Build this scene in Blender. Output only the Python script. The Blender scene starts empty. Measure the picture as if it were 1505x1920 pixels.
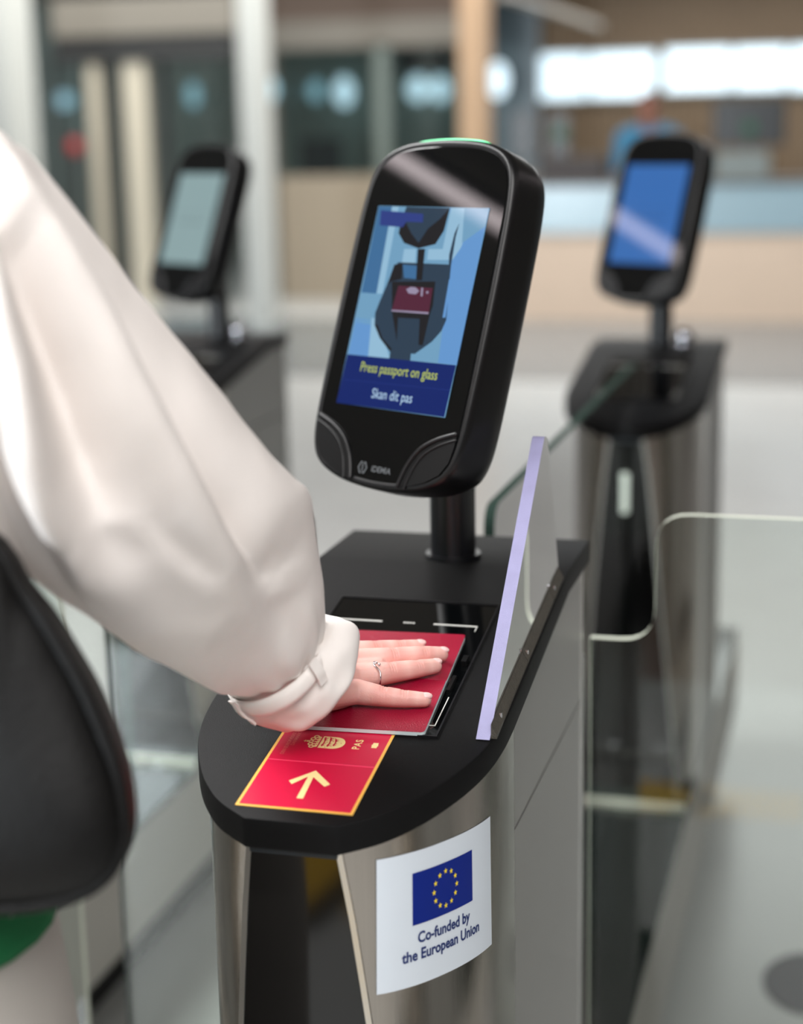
import bpy, bmesh, math, random
from mathutils import Vector, Matrix, noise
V = Vector
PI = math.pi
random.seed(7)

# ------------------------------------------------------------------ camera
CAM = V((0.39056, -1.54835, 1.5))
CR = V((0.96446313, 0.26352382, -0.01913271))
CU = V((-0.039667, 0.21600691, 0.97558574))
CF = V((-0.26122288, 0.94015755, -0.2187839))
FPX = 3162.7
sc = bpy.context.scene
cd = bpy.data.cameras.new('camera')
cam = bpy.data.objects.new('camera', cd)
sc.collection.objects.link(cam)
M = Matrix.Identity(4)
for i in range(3):
    M[i][0] = CR[i]; M[i][1] = CU[i]; M[i][2] = -CF[i]; M[i][3] = CAM[i]
cam.matrix_world = M
cd.sensor_fit = 'VERTICAL'
cd.sensor_height = 36.0
cd.lens = FPX / 1920 * 36.0
cd.clip_start = 0.05
cd.clip_end = 100
cd.dof.use_dof = True
cd.dof.focus_distance = 1.37
cd.dof.aperture_fstop = 2.7
sc.camera = cam

# ------------------------------------------------------------------ world, lights, exposure
w = bpy.data.worlds.new('world'); sc.world = w; w.use_nodes = True
bg = w.node_tree.nodes['Background']
bg.inputs[0].default_value = (0.78, 0.89, 1.0, 1)
bg.inputs[1].default_value = 1.5
sc.view_settings.view_transform = 'Standard'
sc.view_settings.look = 'None'
sc.view_settings.gamma = 1.0
sc.view_settings.exposure = 0.0
sc.view_settings.use_curve_mapping = False


def area(name, loc, sx, sy, power, col, rot=(0, 0, 0)):
    l = bpy.data.lights.new(name, 'AREA'); l.shape = 'RECTANGLE'
    l.size = sx; l.size_y = sy; l.energy = power; l.color = col
    o = bpy.data.objects.new(name, l); o.location = loc; o.rotation_euler = rot
    sc.collection.objects.link(o)
    return o


area('added_ceiling_fill', (-1.95, 0.2, 3.1), 1.2, 3.0, 165, (1.0, 1.0, 0.99))  # added unseen area light that brightens the left lane
# added unseen area lights at ceiling height that brighten the hall
area('added_ceiling_fill', (0.9, -2.6, 3.1), 2.2, 2.8, 130, (1.0, 0.98, 0.96))
# added area light imitating cool daylight from an unseen opening behind left
area('added_daylight', (-5.6, -8.6, 1.7), 2.6, 2.6, 940, (0.86, 0.94, 1.0), (PI / 2, 0, -.45))
area('added_ceiling_fill', (-0.6, 9.2, 3.1), 4.5, 4.0, 175, (0.98, 1.0, 1.0))  # from here, added ceiling fill that brightens the background
area('added_ceiling_fill', (-5.2, 11.4, 3.1), 6.0, 3.6, 225, (1.0, 0.99, 0.96))
area('added_ceiling_fill', (-0.8, 14.6, 3.1), 4.0, 2.0, 125, (1.0, 0.97, 0.93))


# ------------------------------------------------------------------ helpers
def ray(x, y): return CF + CR * ((x - 752.5) / FPX) - CU * ((y - 960) / FPX)
def at(x, y, d): return CAM + ray(x, y) * d
def onY(x, y, Y):
    r = ray(x, y); return CAM + r * ((Y - CAM.y) / r.y)
def onZ(x, y, z=0.0):
    r = ray(x, y); return CAM + r * ((z - CAM.z) / r.z)
def px(P):
    v = V(P) - CAM; d = v.dot(CF)
    return 752.5 + FPX * v.dot(CR) / d, 960 - FPX * v.dot(CU) / d


def lin(c):
    return tuple(((v / 255) / 12.92 if v / 255 <= .04045 else ((v / 255 + .055) / 1.055) ** 2.4) for v in c)


def mat(name, rgb, rough=.5, metal=0., spec=.5, bump=0., bscale=200., var=0., vscale=5., emit=None, es=1., coat=0., aniso=None, stretch=None, srgb=True):
    m = bpy.data.materials.new(name); m.use_nodes = True
    nt = m.node_tree; p = nt.nodes['Principled BSDF']
    c = lin(rgb) if srgb else rgb
    p.inputs['Base Color'].default_value = (*c, 1)
    p.inputs['Roughness'].default_value = rough
    p.inputs['Metallic'].default_value = metal
    p.inputs['Specular IOR Level'].default_value = spec
    p.inputs['Coat Weight'].default_value = coat
    if emit:
        p.inputs['Emission Color'].default_value = (*lin(emit), 1)
        p.inputs['Emission Strength'].default_value = es
    tc = nt.nodes.new('ShaderNodeTexCoord')
    mp = nt.nodes.new('ShaderNodeMapping')
    nt.links.new(tc.outputs['Object'], mp.inputs[0])
    if stretch: mp.inputs['Scale'].default_value = stretch
    if bump:
        n = nt.nodes.new('ShaderNodeTexNoise'); n.inputs['Scale'].default_value = bscale; n.inputs['Detail'].default_value = 3
        b = nt.nodes.new('ShaderNodeBump'); b.inputs['Strength'].default_value = bump; b.inputs['Distance'].default_value = .001
        nt.links.new(mp.outputs[0], n.inputs['Vector']); nt.links.new(n.outputs[0], b.inputs['Height'])
        nt.links.new(b.outputs[0], p.inputs['Normal'])
    if var:
        n = nt.nodes.new('ShaderNodeTexNoise'); n.inputs['Scale'].default_value = vscale; n.inputs['Detail'].default_value = 4
        nt.links.new(mp.outputs[0], n.inputs['Vector'])
        r = nt.nodes.new('ShaderNodeMix'); r.data_type = 'RGBA'
        r.inputs[6].default_value = (*[v * (1 - var) for v in c], 1)
        r.inputs[7].default_value = (*[min(1, v * (1 + var)) for v in c], 1)
        nt.links.new(n.outputs[0], r.inputs[0]); nt.links.new(r.outputs[2], p.inputs['Base Color'])
    return m


def glass(name, tint, refl=1.0, rough=.0):
    m = bpy.data.materials.new(name); m.use_nodes = True
    nt = m.node_tree; nt.nodes.clear()
    o = nt.nodes.new('ShaderNodeOutputMaterial'); mx = nt.nodes.new('ShaderNodeMixShader')
    t = nt.nodes.new('ShaderNodeBsdfTransparent'); t.inputs[0].default_value = (*tint, 1)
    g = nt.nodes.new('ShaderNodeBsdfGlossy'); g.inputs['Roughness'].default_value = rough
    g.inputs[0].default_value = (refl, refl, refl, 1)
    f = nt.nodes.new('ShaderNodeFresnel'); f.inputs[0].default_value = 1.45
    nt.links.new(f.outputs[0], mx.inputs[0]); nt.links.new(t.outputs[0], mx.inputs[1]); nt.links.new(g.outputs[0], mx.inputs[2])
    nt.links.new(mx.outputs[0], o.inputs[0])
    return m


M_plate = mat('black_powder_coat', (13, 13, 14), .52, spec=.15, bump=.35, bscale=1400, var=.25, vscale=900)
M_steel = mat('brushed_steel', (176, 170, 162), .13, 1., bump=.05, bscale=60, stretch=(60, 60, .4), var=.08, vscale=8)
M_panel = mat('satin_steel_panel', (168, 168, 165), .42, .6, bump=.12, bscale=500, var=.05, vscale=6)
M_trim = mat('bright_steel_trim', (205, 205, 203), .25, 1.)
M_gap = mat('shadow_gap', (14, 14, 14), .8)
M_blackglass = mat('black_glass', (6, 7, 8), .03, spec=.5)
M_doorglass = mat('smoked_door_glass', (8, 8, 8), .06, spec=.5)
M_case = mat('satin_black_case', (13, 14, 16), .33, spec=.5, bump=.05, bscale=1500)
M_case2 = mat('satin_black_recess', (9, 9, 10), .42, spec=.25)
M_ridge = mat('dark_grey_ridge', (24, 24, 26), .32)
M_pole = mat('black_steel_pole', (14, 16, 20), .3, spec=.6)
M_glass = glass('clear_green_glass', (.945, .98, .965))
M_glass2 = glass('office_glass', (.80, .87, .87), .9)
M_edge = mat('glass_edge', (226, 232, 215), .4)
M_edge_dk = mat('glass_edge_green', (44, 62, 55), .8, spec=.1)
M_acr = glass('clear_acrylic', (.90, .90, .95))
M_acredge = mat('frosted_acrylic_edge', (158, 156, 194), .35, bump=.3, bscale=900, var=.12, vscale=60)
M_white = mat('sticker_white', (222, 232, 242), .4)
M_eu = mat('sticker_blue', (0, 34, 132), .5, spec=.25)
M_star = mat('sticker_yellow', (250, 225, 50), .35)
M_txt = mat('sticker_navy_lettering', (20, 45, 110), .35)
M_red = mat('decal_crimson', (212, 18, 66), .3)
M_pink = mat('decal_pink', (245, 70, 110), .3)
M_gold = mat('decal_gold', (252, 196, 92), .35)
M_cream = mat('decal_cream', (255, 236, 168), .35)
M_faint = mat('decal_faint_lettering', (230, 110, 110), .35)
M_pass = mat('passport_cover', (150, 8, 46), .34, bump=.5, bscale=900, var=.08, vscale=40)
M_foil = mat('gold_foil', (190, 150, 70), .3, .8)
M_page = mat('passport_pages', (222, 238, 240), .6)
M_wline = mat('white_line', (215, 215, 210), .4)
M_silver = mat('silver', (215, 215, 220), .12, 1.)
M_jacket = mat('cream_fabric', (246, 240, 236), .85, spec=.15, bump=.35, bscale=1600, var=.03, vscale=30)
M_lining = mat('cream_lining', (235, 222, 210), .9, spec=.15)
M_leather = mat('black_leather', (7, 7, 7), .5, bump=.9, bscale=420, spec=.25)
M_green = mat('green_knit', (12, 110, 62), .8)
M_trouser = mat('pale_grey_cloth', (182, 178, 172), .85)
M_hair = mat('brown_hair', (88, 62, 44), .5)
M_nail = mat('fingernail', (246, 200, 196), .22, spec=.6)
M_shoe = mat('white_shoe', (210, 210, 208), .5)


def skin_mat(name):
    m = bpy.data.materials.new(name); m.use_nodes = True
    nt = m.node_tree; p = nt.nodes['Principled BSDF']
    a = nt.nodes.new('ShaderNodeAttribute'); a.attribute_name = 'flush'
    r = nt.nodes.new('ShaderNodeMix'); r.data_type = 'RGBA'
    r.inputs[6].default_value = (*lin((244, 200, 190)), 1)
    r.inputs[7].default_value = (*lin((208, 112, 104)), 1)
    nt.links.new(a.outputs['Fac'], r.inputs[0])
    nt.links.new(r.outputs[2], p.inputs['Base Color'])
    p.inputs['Roughness'].default_value = .45
    p.inputs['Subsurface Weight'].default_value = .12
    p.inputs['Subsurface Radius'].default_value = (.006, .002, .001)
    p.inputs['Subsurface Scale'].default_value = .5
    tc = nt.nodes.new('ShaderNodeTexCoord')
    n = nt.nodes.new('ShaderNodeTexNoise'); n.inputs['Scale'].default_value = 900
    b = nt.nodes.new('ShaderNodeBump'); b.inputs['Strength'].default_value = .25; b.inputs['Distance'].default_value = .0006
    nt.links.new(tc.outputs['Object'], n.inputs['Vector']); nt.links.new(n.outputs[0], b.inputs['Height']); nt.links.new(b.outputs[0], p.inputs['Normal'])
    return m


M_skin = skin_mat('skin')


class MB:
    """collects geometry for ONE mesh object"""
    def __init__(s): s.v = []; s.f = []; s.m = []
    def add(s, vs, fs, mi=0):
        o = len(s.v); s.v += [tuple(v) for v in vs]
        s.f += [tuple(i + o for i in f) for f in fs]; s.m += [mi] * len(fs)
    def box(s, a, b, mi=0, bev=0.):
        x0, y0, z0 = a; x1, y1, z1 = b
        if not bev:
            s.add([(x0, y0, z0), (x1, y0, z0), (x1, y1, z0), (x0, y1, z0), (x0, y0, z1), (x1, y0, z1), (x1, y1, z1), (x0, y1, z1)],
                  [(0, 3, 2, 1), (4, 5, 6, 7), (0, 1, 5, 4), (1, 2, 6, 5), (2, 3, 7, 6), (3, 0, 4, 7)], mi)
        else:
            bm = bmesh.new(); bmesh.ops.create_cube(bm, size=1)
            for v in bm.verts:
                v.co = V(((x0 + x1) / 2 + v.co.x * (x1 - x0), (y0 + y1) / 2 + v.co.y * (y1 - y0), (z0 + z1) / 2 + v.co.z * (z1 - z0)))
            bmesh.ops.bevel(bm, geom=bm.edges[:], offset=bev, segments=2, affect='EDGES', profile=.5)
            s.bm(bm, mi)
    def bm(s, bm, mi=0):
        bm.verts.index_update()
        s.add([v.co for v in bm.verts], [[v.index for v in f.verts] for f in bm.faces], mi); bm.free()
    def tube(s, pts, r, n=10, mi=0, cap=True, closed=False):
        pts = [V(p) for p in pts]; N = len(pts)
        rs = r if isinstance(r, (list, tuple)) else [r] * N
        rings = []; up = None
        for i, p in enumerate(pts):
            if closed: t = pts[(i + 1) % N] - pts[i - 1]
            else: t = pts[min(i + 1, N - 1)] - pts[max(i - 1, 0)]
            t.normalize()
            if up is None:
                up = t.orthogonal().normalized()
            up = (up - t * up.dot(t)).normalized(); q = t.cross(up)
            rings.append([p + (up * math.cos(2 * PI * k / n) + q * math.sin(2 * PI * k / n)) * rs[i] for k in range(n)])
        s.loft(rings, closed, mi, cap)
    def loft(s, rings, closed=False, mi=0, cap=True):
        n = len(rings[0]); vs = [p for r in rings for p in r]; fs = []
        R = len(rings)
        for i in range(R if closed else R - 1):
            j = (i + 1) % R
            for k in range(n):
                l = (k + 1) % n
                fs.append((i * n + k, i * n + l, j * n + l, j * n + k))
        if cap and not closed:
            fs.append(tuple(range(n - 1, -1, -1))); fs.append(tuple((R - 1) * n + k for k in range(n)))
        s.add(vs, fs, mi)
    def prism(s, poly, fn, h0, h1, mi=0, mside=None):
        """poly in 2D, fn(a,b,h)->3D"""
        n = len(poly)
        bot = [fn(a, b, h0) for a, b in poly]; top = [fn(a, b, h1) for a, b in poly]
        s.add(top, [tuple(range(n))], mi)
        s.add(bot, [tuple(range(n - 1, -1, -1))], mi)
        s.add(bot + top, [(k, (k + 1) % n, n + (k + 1) % n, n + k) for k in range(n)], mi if mside is None else mside)
    def sphere(s, c, r, mi=0, seg=16, rg=10, sc_=(1, 1, 1), R=None):
        bm = bmesh.new(); bmesh.ops.create_uvsphere(bm, u_segments=seg, v_segments=rg, radius=1)
        for v in bm.verts:
            q = V((v.co.x * sc_[0], v.co.y * sc_[1], v.co.z * sc_[2])) * r
            if R is not None: q = R @ q
            v.co = q + V(c)
        s.bm(bm, mi)
    def build(s, name, mats, parent=None, smooth=False, auto=None):
        me = bpy.data.meshes.new(name); me.from_pydata(s.v, [], s.f)
        if not isinstance(mats, (list, tuple)): mats = [mats]
        for m in mats: me.materials.append(m)
        for p, mi in zip(me.polygons, s.m): p.material_index = mi
        bm = bmesh.new(); bm.from_mesh(me)
        bmesh.ops.recalc_face_normals(bm, faces=bm.faces[:])
        if auto is not None:
            for f in bm.faces: f.smooth = True
            for e in bm.edges:
                if len(e.link_faces) == 2 and e.calc_face_angle(0) > math.radians(auto): e.smooth = False
        elif smooth:
            for f in bm.faces: f.smooth = True
        bm.to_mesh(me); bm.free()
        o = bpy.data.objects.new(name, me); sc.collection.objects.link(o)
        if parent is not None: o.parent = parent
        return o


def tag(o, label, cat, group=None):
    o['label'] = label; o['category'] = cat
    if group: o['group'] = group
    return o
def thing(name, label, cat, loc=(0, 0, 0), group=None):
    o = bpy.data.objects.new(name, None); sc.collection.objects.link(o); o.location = loc
    o.empty_display_size = .1
    return tag(o, label, cat, group)
def struct(o): o['kind'] = 'structure'; return o
def dup(root, loc=None, label=None, group=None):
    r = root.copy(); sc.collection.objects.link(r)
    if loc is not None: r.location = loc
    if label: r['label'] = label
    if group: r['group'] = group
    for ch in list(root.children):
        c = ch.copy(); sc.collection.objects.link(c); c.parent = r
        for g in ch.children:
            d = g.copy(); sc.collection.objects.link(d); d.parent = c
    return r


def catmull(pts, n, closed=False):
    pts = [V(p) for p in pts]; out = []; N = len(pts)
    segs = N if closed else N - 1
    for i in range(segs):
        if closed: a, b, c, d = pts[i - 1], pts[i], pts[(i + 1) % N], pts[(i + 2) % N]
        else: a, b, c, d = pts[max(i - 1, 0)], pts[i], pts[i + 1], pts[min(i + 2, N - 1)]
        for k in range(n):
            t = k / n
            out.append(.5 * ((2 * b) + (c - a) * t + (2 * a - 5 * b + 4 * c - d) * t * t + (-a + 3 * b - 3 * c + d) * t ** 3))
    if not closed: out.append(pts[-1])
    return out


def text2d(s, size, align='CENTER', bold=0.0, sp=1.0):
    cu = bpy.data.curves.new('lettering', 'FONT'); cu.body = s; cu.size = size; cu.align_x = align; cu.align_y = 'CENTER'
    cu.offset = bold * size; cu.resolution_u = 3; cu.space_character = sp
    o = bpy.data.objects.new('lettering_tmp', cu); sc.collection.objects.link(o)
    dg = bpy.context.evaluated_depsgraph_get()
    me = bpy.data.meshes.new_from_object(o.evaluated_get(dg))
    vs = [(v.co.x, v.co.y) for v in me.vertices]; fs = [tuple(p.vertices) for p in me.polygons]
    bpy.data.objects.remove(o); bpy.data.curves.remove(cu); bpy.data.meshes.remove(me)
    return vs, fs
def put_text(mb, s, size, fn, align='CENTER', bold=0., mi=0, sp=1.):
    vs, fs = text2d(s, size, align, bold, sp)
    mb.add([fn(a, b) for a, b in vs], fs, mi)


# ------------------------------------------------------------------ setting
M_floor = mat('polished_grey_floor', (190, 191, 189), .26, spec=.5, var=.10, vscale=3.0)
M_ceil = mat('ceiling_taupe', (128, 120, 110), .8)
M_wallw = mat('off_white_wall', (203, 205, 200), .7)
M_teal = mat('grey_green_wall', (128, 138, 130), .6, var=.2, vscale=.8)
M_wood = mat('oak_veneer', (152, 139, 120), .5, var=.12, vscale=3, stretch=(6, 6, .5))
M_slat = mat('oak_slat', (122, 103, 80), .55, var=.15, vscale=2)
M_dark = mat('dark_metal', (40, 40, 40), .5)
M_cream_post = mat('cream_painted_steel', (206, 197, 178), .5)
M_lintel = mat('grey_beige_steel', (128, 122, 112), .5)
M_win = mat('bright_window_pane', (220, 235, 245), .3, emit=(206, 232, 246), es=1.15)
M_spotdim = mat('dim_light_spot', (150, 180, 190), .3, emit=(150, 195, 210), es=.8)
M_line = mat('linear_lamp_diffuser', (250, 245, 245), .5, emit=(255, 240, 242), es=8.5)

b = MB(); b.box((-14, -10, -.1), (8, 22, 0)); struct(b.build('floor', M_floor))
b = MB(); b.box((-14, 8.6, 0.0), (8, 12, .0015)); struct(b.build('floor_reflection_1', mat('painted_floor_reflection', (118, 126, 130), .18)))  # counter's blurred reflection painted as a darker bluish floor band
b = MB(); b.box((-14, -10, 3.2), (8, 22, 3.3)); struct(b.build('ceiling', M_ceil))
b = MB(); b.box((-14, 18.6, 0), (8, 18.8, 3.2)); struct(b.build('wall_back', M_teal))
b = MB()
for x0, x1 in ((-14, -6.6), (-4.6, -3.1), (-.9, .5), (2.6, 3.8), (5.6, 8)): b.box((x0, -9.2, 0), (x1, -9, 3.2))
struct(b.build('wall_front', mat('brown_wall_panel', (112, 84, 66), .6, var=.1)))
b = MB()
for x0, x1 in ((-3.1, -.9), (3.8, 5.6)): b.box((x0, -9.15, 0), (x1, -9.05, 3.2))
struct(b.build('wall_front_infill', mat('grey_green_wall_panel', (92, 102, 94), .6)))
M_w = {'brown': mat('brown_wood_wall', (112, 86, 70), .55, var=.1), 'tan': mat('tan_wood_wall', (158, 132, 108), .5, var=.08), 'green': mat('grey_green_panel', (74, 82, 76), .5), 'pale': mat('pale_blue_wall', (214, 226, 230), .5)}
for y0, y1, c_ in ((-10, -6.9, 'pale'), (-6.9, -2.6, 'brown'), (-2.6, -1.9, 'tan'), (-1.9, .2, 'brown'), (.2, 1.2, 'green'), (1.2, 2.3, 'tan'), (2.3, 4.6, 'green'), (4.6, 6.0, 'tan'), (6.0, 9.5, 'green'), (9.5, 18.6, 'pale')):
    b = MB(); b.box((7.0, y0, 0), (7.2, y1, 3.2)); struct(b.build('wall_right', M_w[c_]))
# window wall on the left side: piers and sill, open panes of daylight between
b = MB(); b.box((-12.2, -10, 0), (-12, 18.6, .7))
b.box((-12.2, -10, 2.8), (-12, 18.6, 3.2))
for k in range(8): b.box((-12.2, -10 + k * 4, .7), (-12, -9.6 + k * 4, 2.8))
struct(b.build('wall_left', M_wallw))
for y0, y1, c_ in ((-3.4, 0, 'tan'), (0, 4.6, 'brown')):
    b = MB(); b.box((-11.9, y0, 0), (-11.8, y1, 3.2)); struct(b.build('wall_left', M_w[c_]))

# ceiling linear lamps (three runs)
for x, lb in ((-3.27, 'long linear ceiling lamp, nearest run on the left, mirrored in the black screens'), (3.3, 'long linear ceiling lamp running over the right side of the hall')):
    t = thing('linear_ceiling_lamp', lb, 'lamp', (x, 2, 3.0), 'linear ceiling lamps')
    q = MB(); q.box((-.047, -7, .0), (.047, 9, .004)); q.build('lamp_diffuser', M_line, t)
    q = MB(); q.box((-.055, -7.01, .004), (.055, 9.01, .05)); q.build('lamp_housing', M_dark, t)
    for yy in (-6, -2, 2, 6):
        q = MB(); q.tube([(0, yy, .05), (0, yy, .2)], .004, 6); q.build('hanging_wire', M_dark, t)


def pbox(q, x0, y0, x1, y1, Y, th=.1, mi=0, zmin=None):
    a = onY(x0, y0, Y); c = onY(x1, y1, Y)
    z0 = min(a.z, c.z); z1 = max(a.z, c.z)
    if zmin is not None: z0 = zmin
    q.box((min(a.x, c.x), Y, z0), (max(a.x, c.x), Y + th, z1), mi)


# floor marking disc
c = onZ(1520, 1845)
b = MB(); b.prism([(c.x + .085 * math.cos(2 * PI * k / 40), c.y + .115 * math.sin(2 * PI * k / 40)) for k in range(40)], lambda a, b_, h: V((a, b_, h)), .0005, .002)
tag(b.build('floor_marker', mat('dark_floor_marker', (74, 70, 76), .5)), 'dark round marker stuck on the grey floor at lower right', 'floor marker')

# columns
b = MB(); pbox(b, -240, -60, 44, 640, 10.9, .5, zmin=0); b.v = [(x, y, 3.2 if z > 1 else z) for x, y, z in b.v]
tag(b.build('wall_pier', M_wallw), 'wide off-white wall pier at the far left edge', 'pier')
b = MB(); pbox(b, 440, -60, 502, 615, 11.2, .28, zmin=0); b.v = [(x, y, 3.2 if z > 1 else z) for x, y, z in b.v]
tag(b.build('column', M_wallw), 'slim off-white square column behind the left scanner', 'column')

# doorway with cream posts on the left
t = thing('glazed_doorway', 'dark glazed doorway with cream upright posts behind the sleeve', 'doorway', (0, 0, 0))
b = MB(); pbox(b, 95, 0, 436, 58, 13.0, .35); b.build('header_beam', M_lintel, t)
b = MB(); pbox(b, 100, 60, 436, 108, 13.05, .3); b.build('dark_header', M_dark, t)
for x0, x1 in ((160, 208), (228, 292)):
    b = MB(); pbox(b, x0, 108, x1, 560, 13.1, .12, zmin=0); b.build('post', M_cream_post, t)
for x0, x1 in ((96, 124), (210, 227), (293, 322)):
    b = MB(); pbox(b, x0, 108, x1, 560, 13.15, .1, zmin=0); b.build('door_stile', M_dark, t)
for x0, x1 in ((124, 160), (322, 436)):
    b = MB(); pbox(b, x0, 108, x1, 560, 13.2, .02, zmin=0); b.build('pane', M_glass2, t)
b = MB(); c = onY(140, 275, 12.9); b.sphere(c, .07, sc_=(1, .5, 1)); 
tag(b.build('alarm_lamp', mat('red_lamp', (190, 50, 50), .4)), 'small round red alarm lamp in front of the dark doorway', 'lamp')
b = MB(); b.box((c.x - .02, 12.9, 0), (c.x + .02, 12.94, c.z - .05)); tag(b.build('alarm_post', M_dark), 'thin dark post carrying the red alarm lamp', 'post')

# glazed office in the middle
t = thing('glass_office_front', 'glazed office front with a beige lintel left of the oak column', 'partition', (0, 0, 0))
b = MB(); pbox(b, 500, 42, 858, 82, 14.0, .25); b.build('lintel', M_lintel, t)
b = MB(); pbox(b, 500, -60, 858, 40, 14.1, .2); b.build('upper_panel', mat('brown_panel', (104, 86, 74), .6), t)
b = MB(); pbox(b, 505, 82, 524, 540, 14.0, .12, zmin=0); b.build('mullion', M_lintel, t)
b = MB(); pbox(b, 700, 82, 730, 330, 14.0, .1); b.build('mullion', mat('pale_mullion', (120, 132, 126), .5), t)
b = MB(); pbox(b, 524, 82, 700, 330, 14.05, .02); b.build('pane', M_glass2, t)
b = MB(); pbox(b, 730, 82, 855, 330, 14.05, .02); b.build('pane', M_glass2, t)
b = MB(); pbox(b, 524, 331, 1000, 512, 13.6, .15, zmin=0); 
tag(b.build('oak_counter', M_wood), 'oak fronted low counter below the glazed office', 'counter')
b = MB(); pbox(b, 745, 90, 835, 135, 18.2, .2); tag(b.build('wall_cabinet', M_dark), 'small dark box high on the wall inside the glazed office', 'cabinet')
b = MB(); pbox(b, 560, 260, 640, 330, 16.5, .06, zmin=.851); tag(b.build('desk_monitor', M_dark), 'dark blurred monitor on the desk inside the glazed office', 'monitor')
b = MB(); pbox(b, 530, 336, 700, 350, 16.2, .8, zmin=.0); b.v = [(x_, y_, min(z_, .85)) for x_, y_, z_ in b.v]; tag(b.build('office_desk', M_lintel), 'grey desk inside the glazed office', 'desk')

# oak column
b = MB(); pbox(b, 858, -60, 910, 500, 13.2, .3, zmin=0); b.v = [(x, y, 3.2 if z > 1.6 else z) for x, y, z in b.v]
tag(b.build('oak_column', mat('oak_column', (182, 150, 118), .5, var=.1)), 'pale oak clad column rising left of the bright window band', 'column')
# blurred bright spots, modelled as added glowing oval discs
for n_, (x, y, rx, ry, m, lb) in enumerate(((645, 172, 17, 26, M_win, 'bright oval light spot, single one in the middle of the glazed office'),
        (783, 166, 18, 22, M_win, 'bright light spot, left of the close pair beside the oak column'),
        (824, 167, 16, 22, M_win, 'bright light spot, right of the close pair beside the oak column'),
        (933, 150, 17, 30, M_win, 'bright oval light spot just right of the oak column'),
        (592, 170, 12, 18, M_spotdim, 'dim bluish light spot left of the bright single one'),
        (503, 168, 16, 22, M_spotdim, 'dim bluish light spot beside the slim white column'),
        (362, 178, 12, 22, M_spotdim, 'dim bluish light spot in the right pane of the doorway'),
        (120, 188, 22, 14, M_spotdim, 'dim bluish light spot in the left pane of the doorway'))):
    Yl = 18.4
    if x > 900: Yl = 15.6
    if x == 503: Yl = 13.7
    c = onY(x, y, Yl); k = (Yl + 1.55) / .94 / FPX
    t = thing('light_spot', lb, 'lamp', c, 'oval light spots in the background')
    q = MB(); q.prism([(rx * k * math.cos(2 * PI * j / 20), ry * k * math.sin(2 * PI * j / 20)) for j in range(20)], lambda a, b_, h: V((a, h, b_)), -.02, .02); q.build('spot_disc', m, t)
    q = MB(); q.tube([(0, .03, 0), (0, .2, 0)], .03, 8); q.build('spot_bracket', M_dark, t)

# slatted oak wall with bright window band on the right
t = thing('slatted_wall', 'oak slatted wall behind the service counter on the right', 'wall')
a0 = onY(912, 0, 16.6).x; a1 = 4.5
b = MB(); b.box((a0, 16.65, 0), (a1, 16.75, 3.2)); b.build('backing_board', mat('brown_backing', (92, 74, 56), .7), t)
b = MB(); x = a0
while x < a1: b.box((x, 16.61, 0), (x + .045, 16.65, 3.2)); x += .075
o = b.build('slat', M_slat, t); o['kind'] = 'stuff'
n_ = 0
for (x0, y0, x1, y1) in ((1012, 102, 1100, 184), (1104, 100, 1226, 180), (1246, 92, 1370, 168), (1374, 89, 1474, 166), (1478, 86, 1640, 164)):
    n_ += 1
    A = onY(x0, y0, 16.5); B = onY(x1, y1, 16.5)
    q = MB(); q.box((A.x, 16.56, B.z), (B.x, 16.6, A.z)); o = struct(q.build('window_%d' % n_, M_win))
    q = MB()
    for (u0, u1, w0, w1) in ((A.x - .03, B.x + .03, A.z, A.z + .03), (A.x - .03, B.x + .03, B.z - .03, B.z), (A.x - .02, A.x, B.z, A.z), (B.x, B.x + .02, B.z, A.z)):
        q.box((u0, 16.52, w0), (u1, 16.6, w1))
    q.build('window_frame', M_lintel, o)
# dark opening strips between slats and window (left part)
b = MB(); pbox(b, 912, 0, 1010, 330, 16.2, .06); tag(b.build('smoked_partition', mat('smoked_grey', (70, 84, 92), .3)), 'smoked grey partition panel between oak column and window band', 'partition')
b = MB(); A = onY(940, -10, 12.5); B = onY(1125, 48, 15.5); b.tube([A, B], .035, 8)
tag(b.build('glass_rail', mat('pale_rail', (150, 146, 138), .4)), 'pale slanting top rail of a glass partition at upper right', 'rail')

# service counter
t = thing('service_counter', 'long service counter, pale blue glass front above oak', 'counter')
A = onZ(930, 600); xl = A.x; Yc = 11.97
zt = onY(1300, 346, Yc).z; zm = onY(1300, 436, Yc).z
b = MB(); b.box((xl, Yc, 0.0), (2.2, Yc + .12, zm)); b.build('oak_front', mat('pink_oak', (214, 190, 168), .5, var=.05), t)
b = MB(); b.box((xl, Yc - .03, zm), (2.2, Yc + .1, zt)); b.build('glass_front', mat('pale_blue_glass_front', (148, 172, 182), .2), t)
b = MB(); b.box((xl - .05, Yc - .05, zt), (2.25, Yc + .75, zt + .03)); b.build('counter_top', mat('dark_counter_top', (60, 52, 46), .4), t)
b = MB(); b.box((xl, Yc + .66, 0.0), (2.2, Yc + .7, zt)); b.build('back_panel', M_wood, t)


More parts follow.
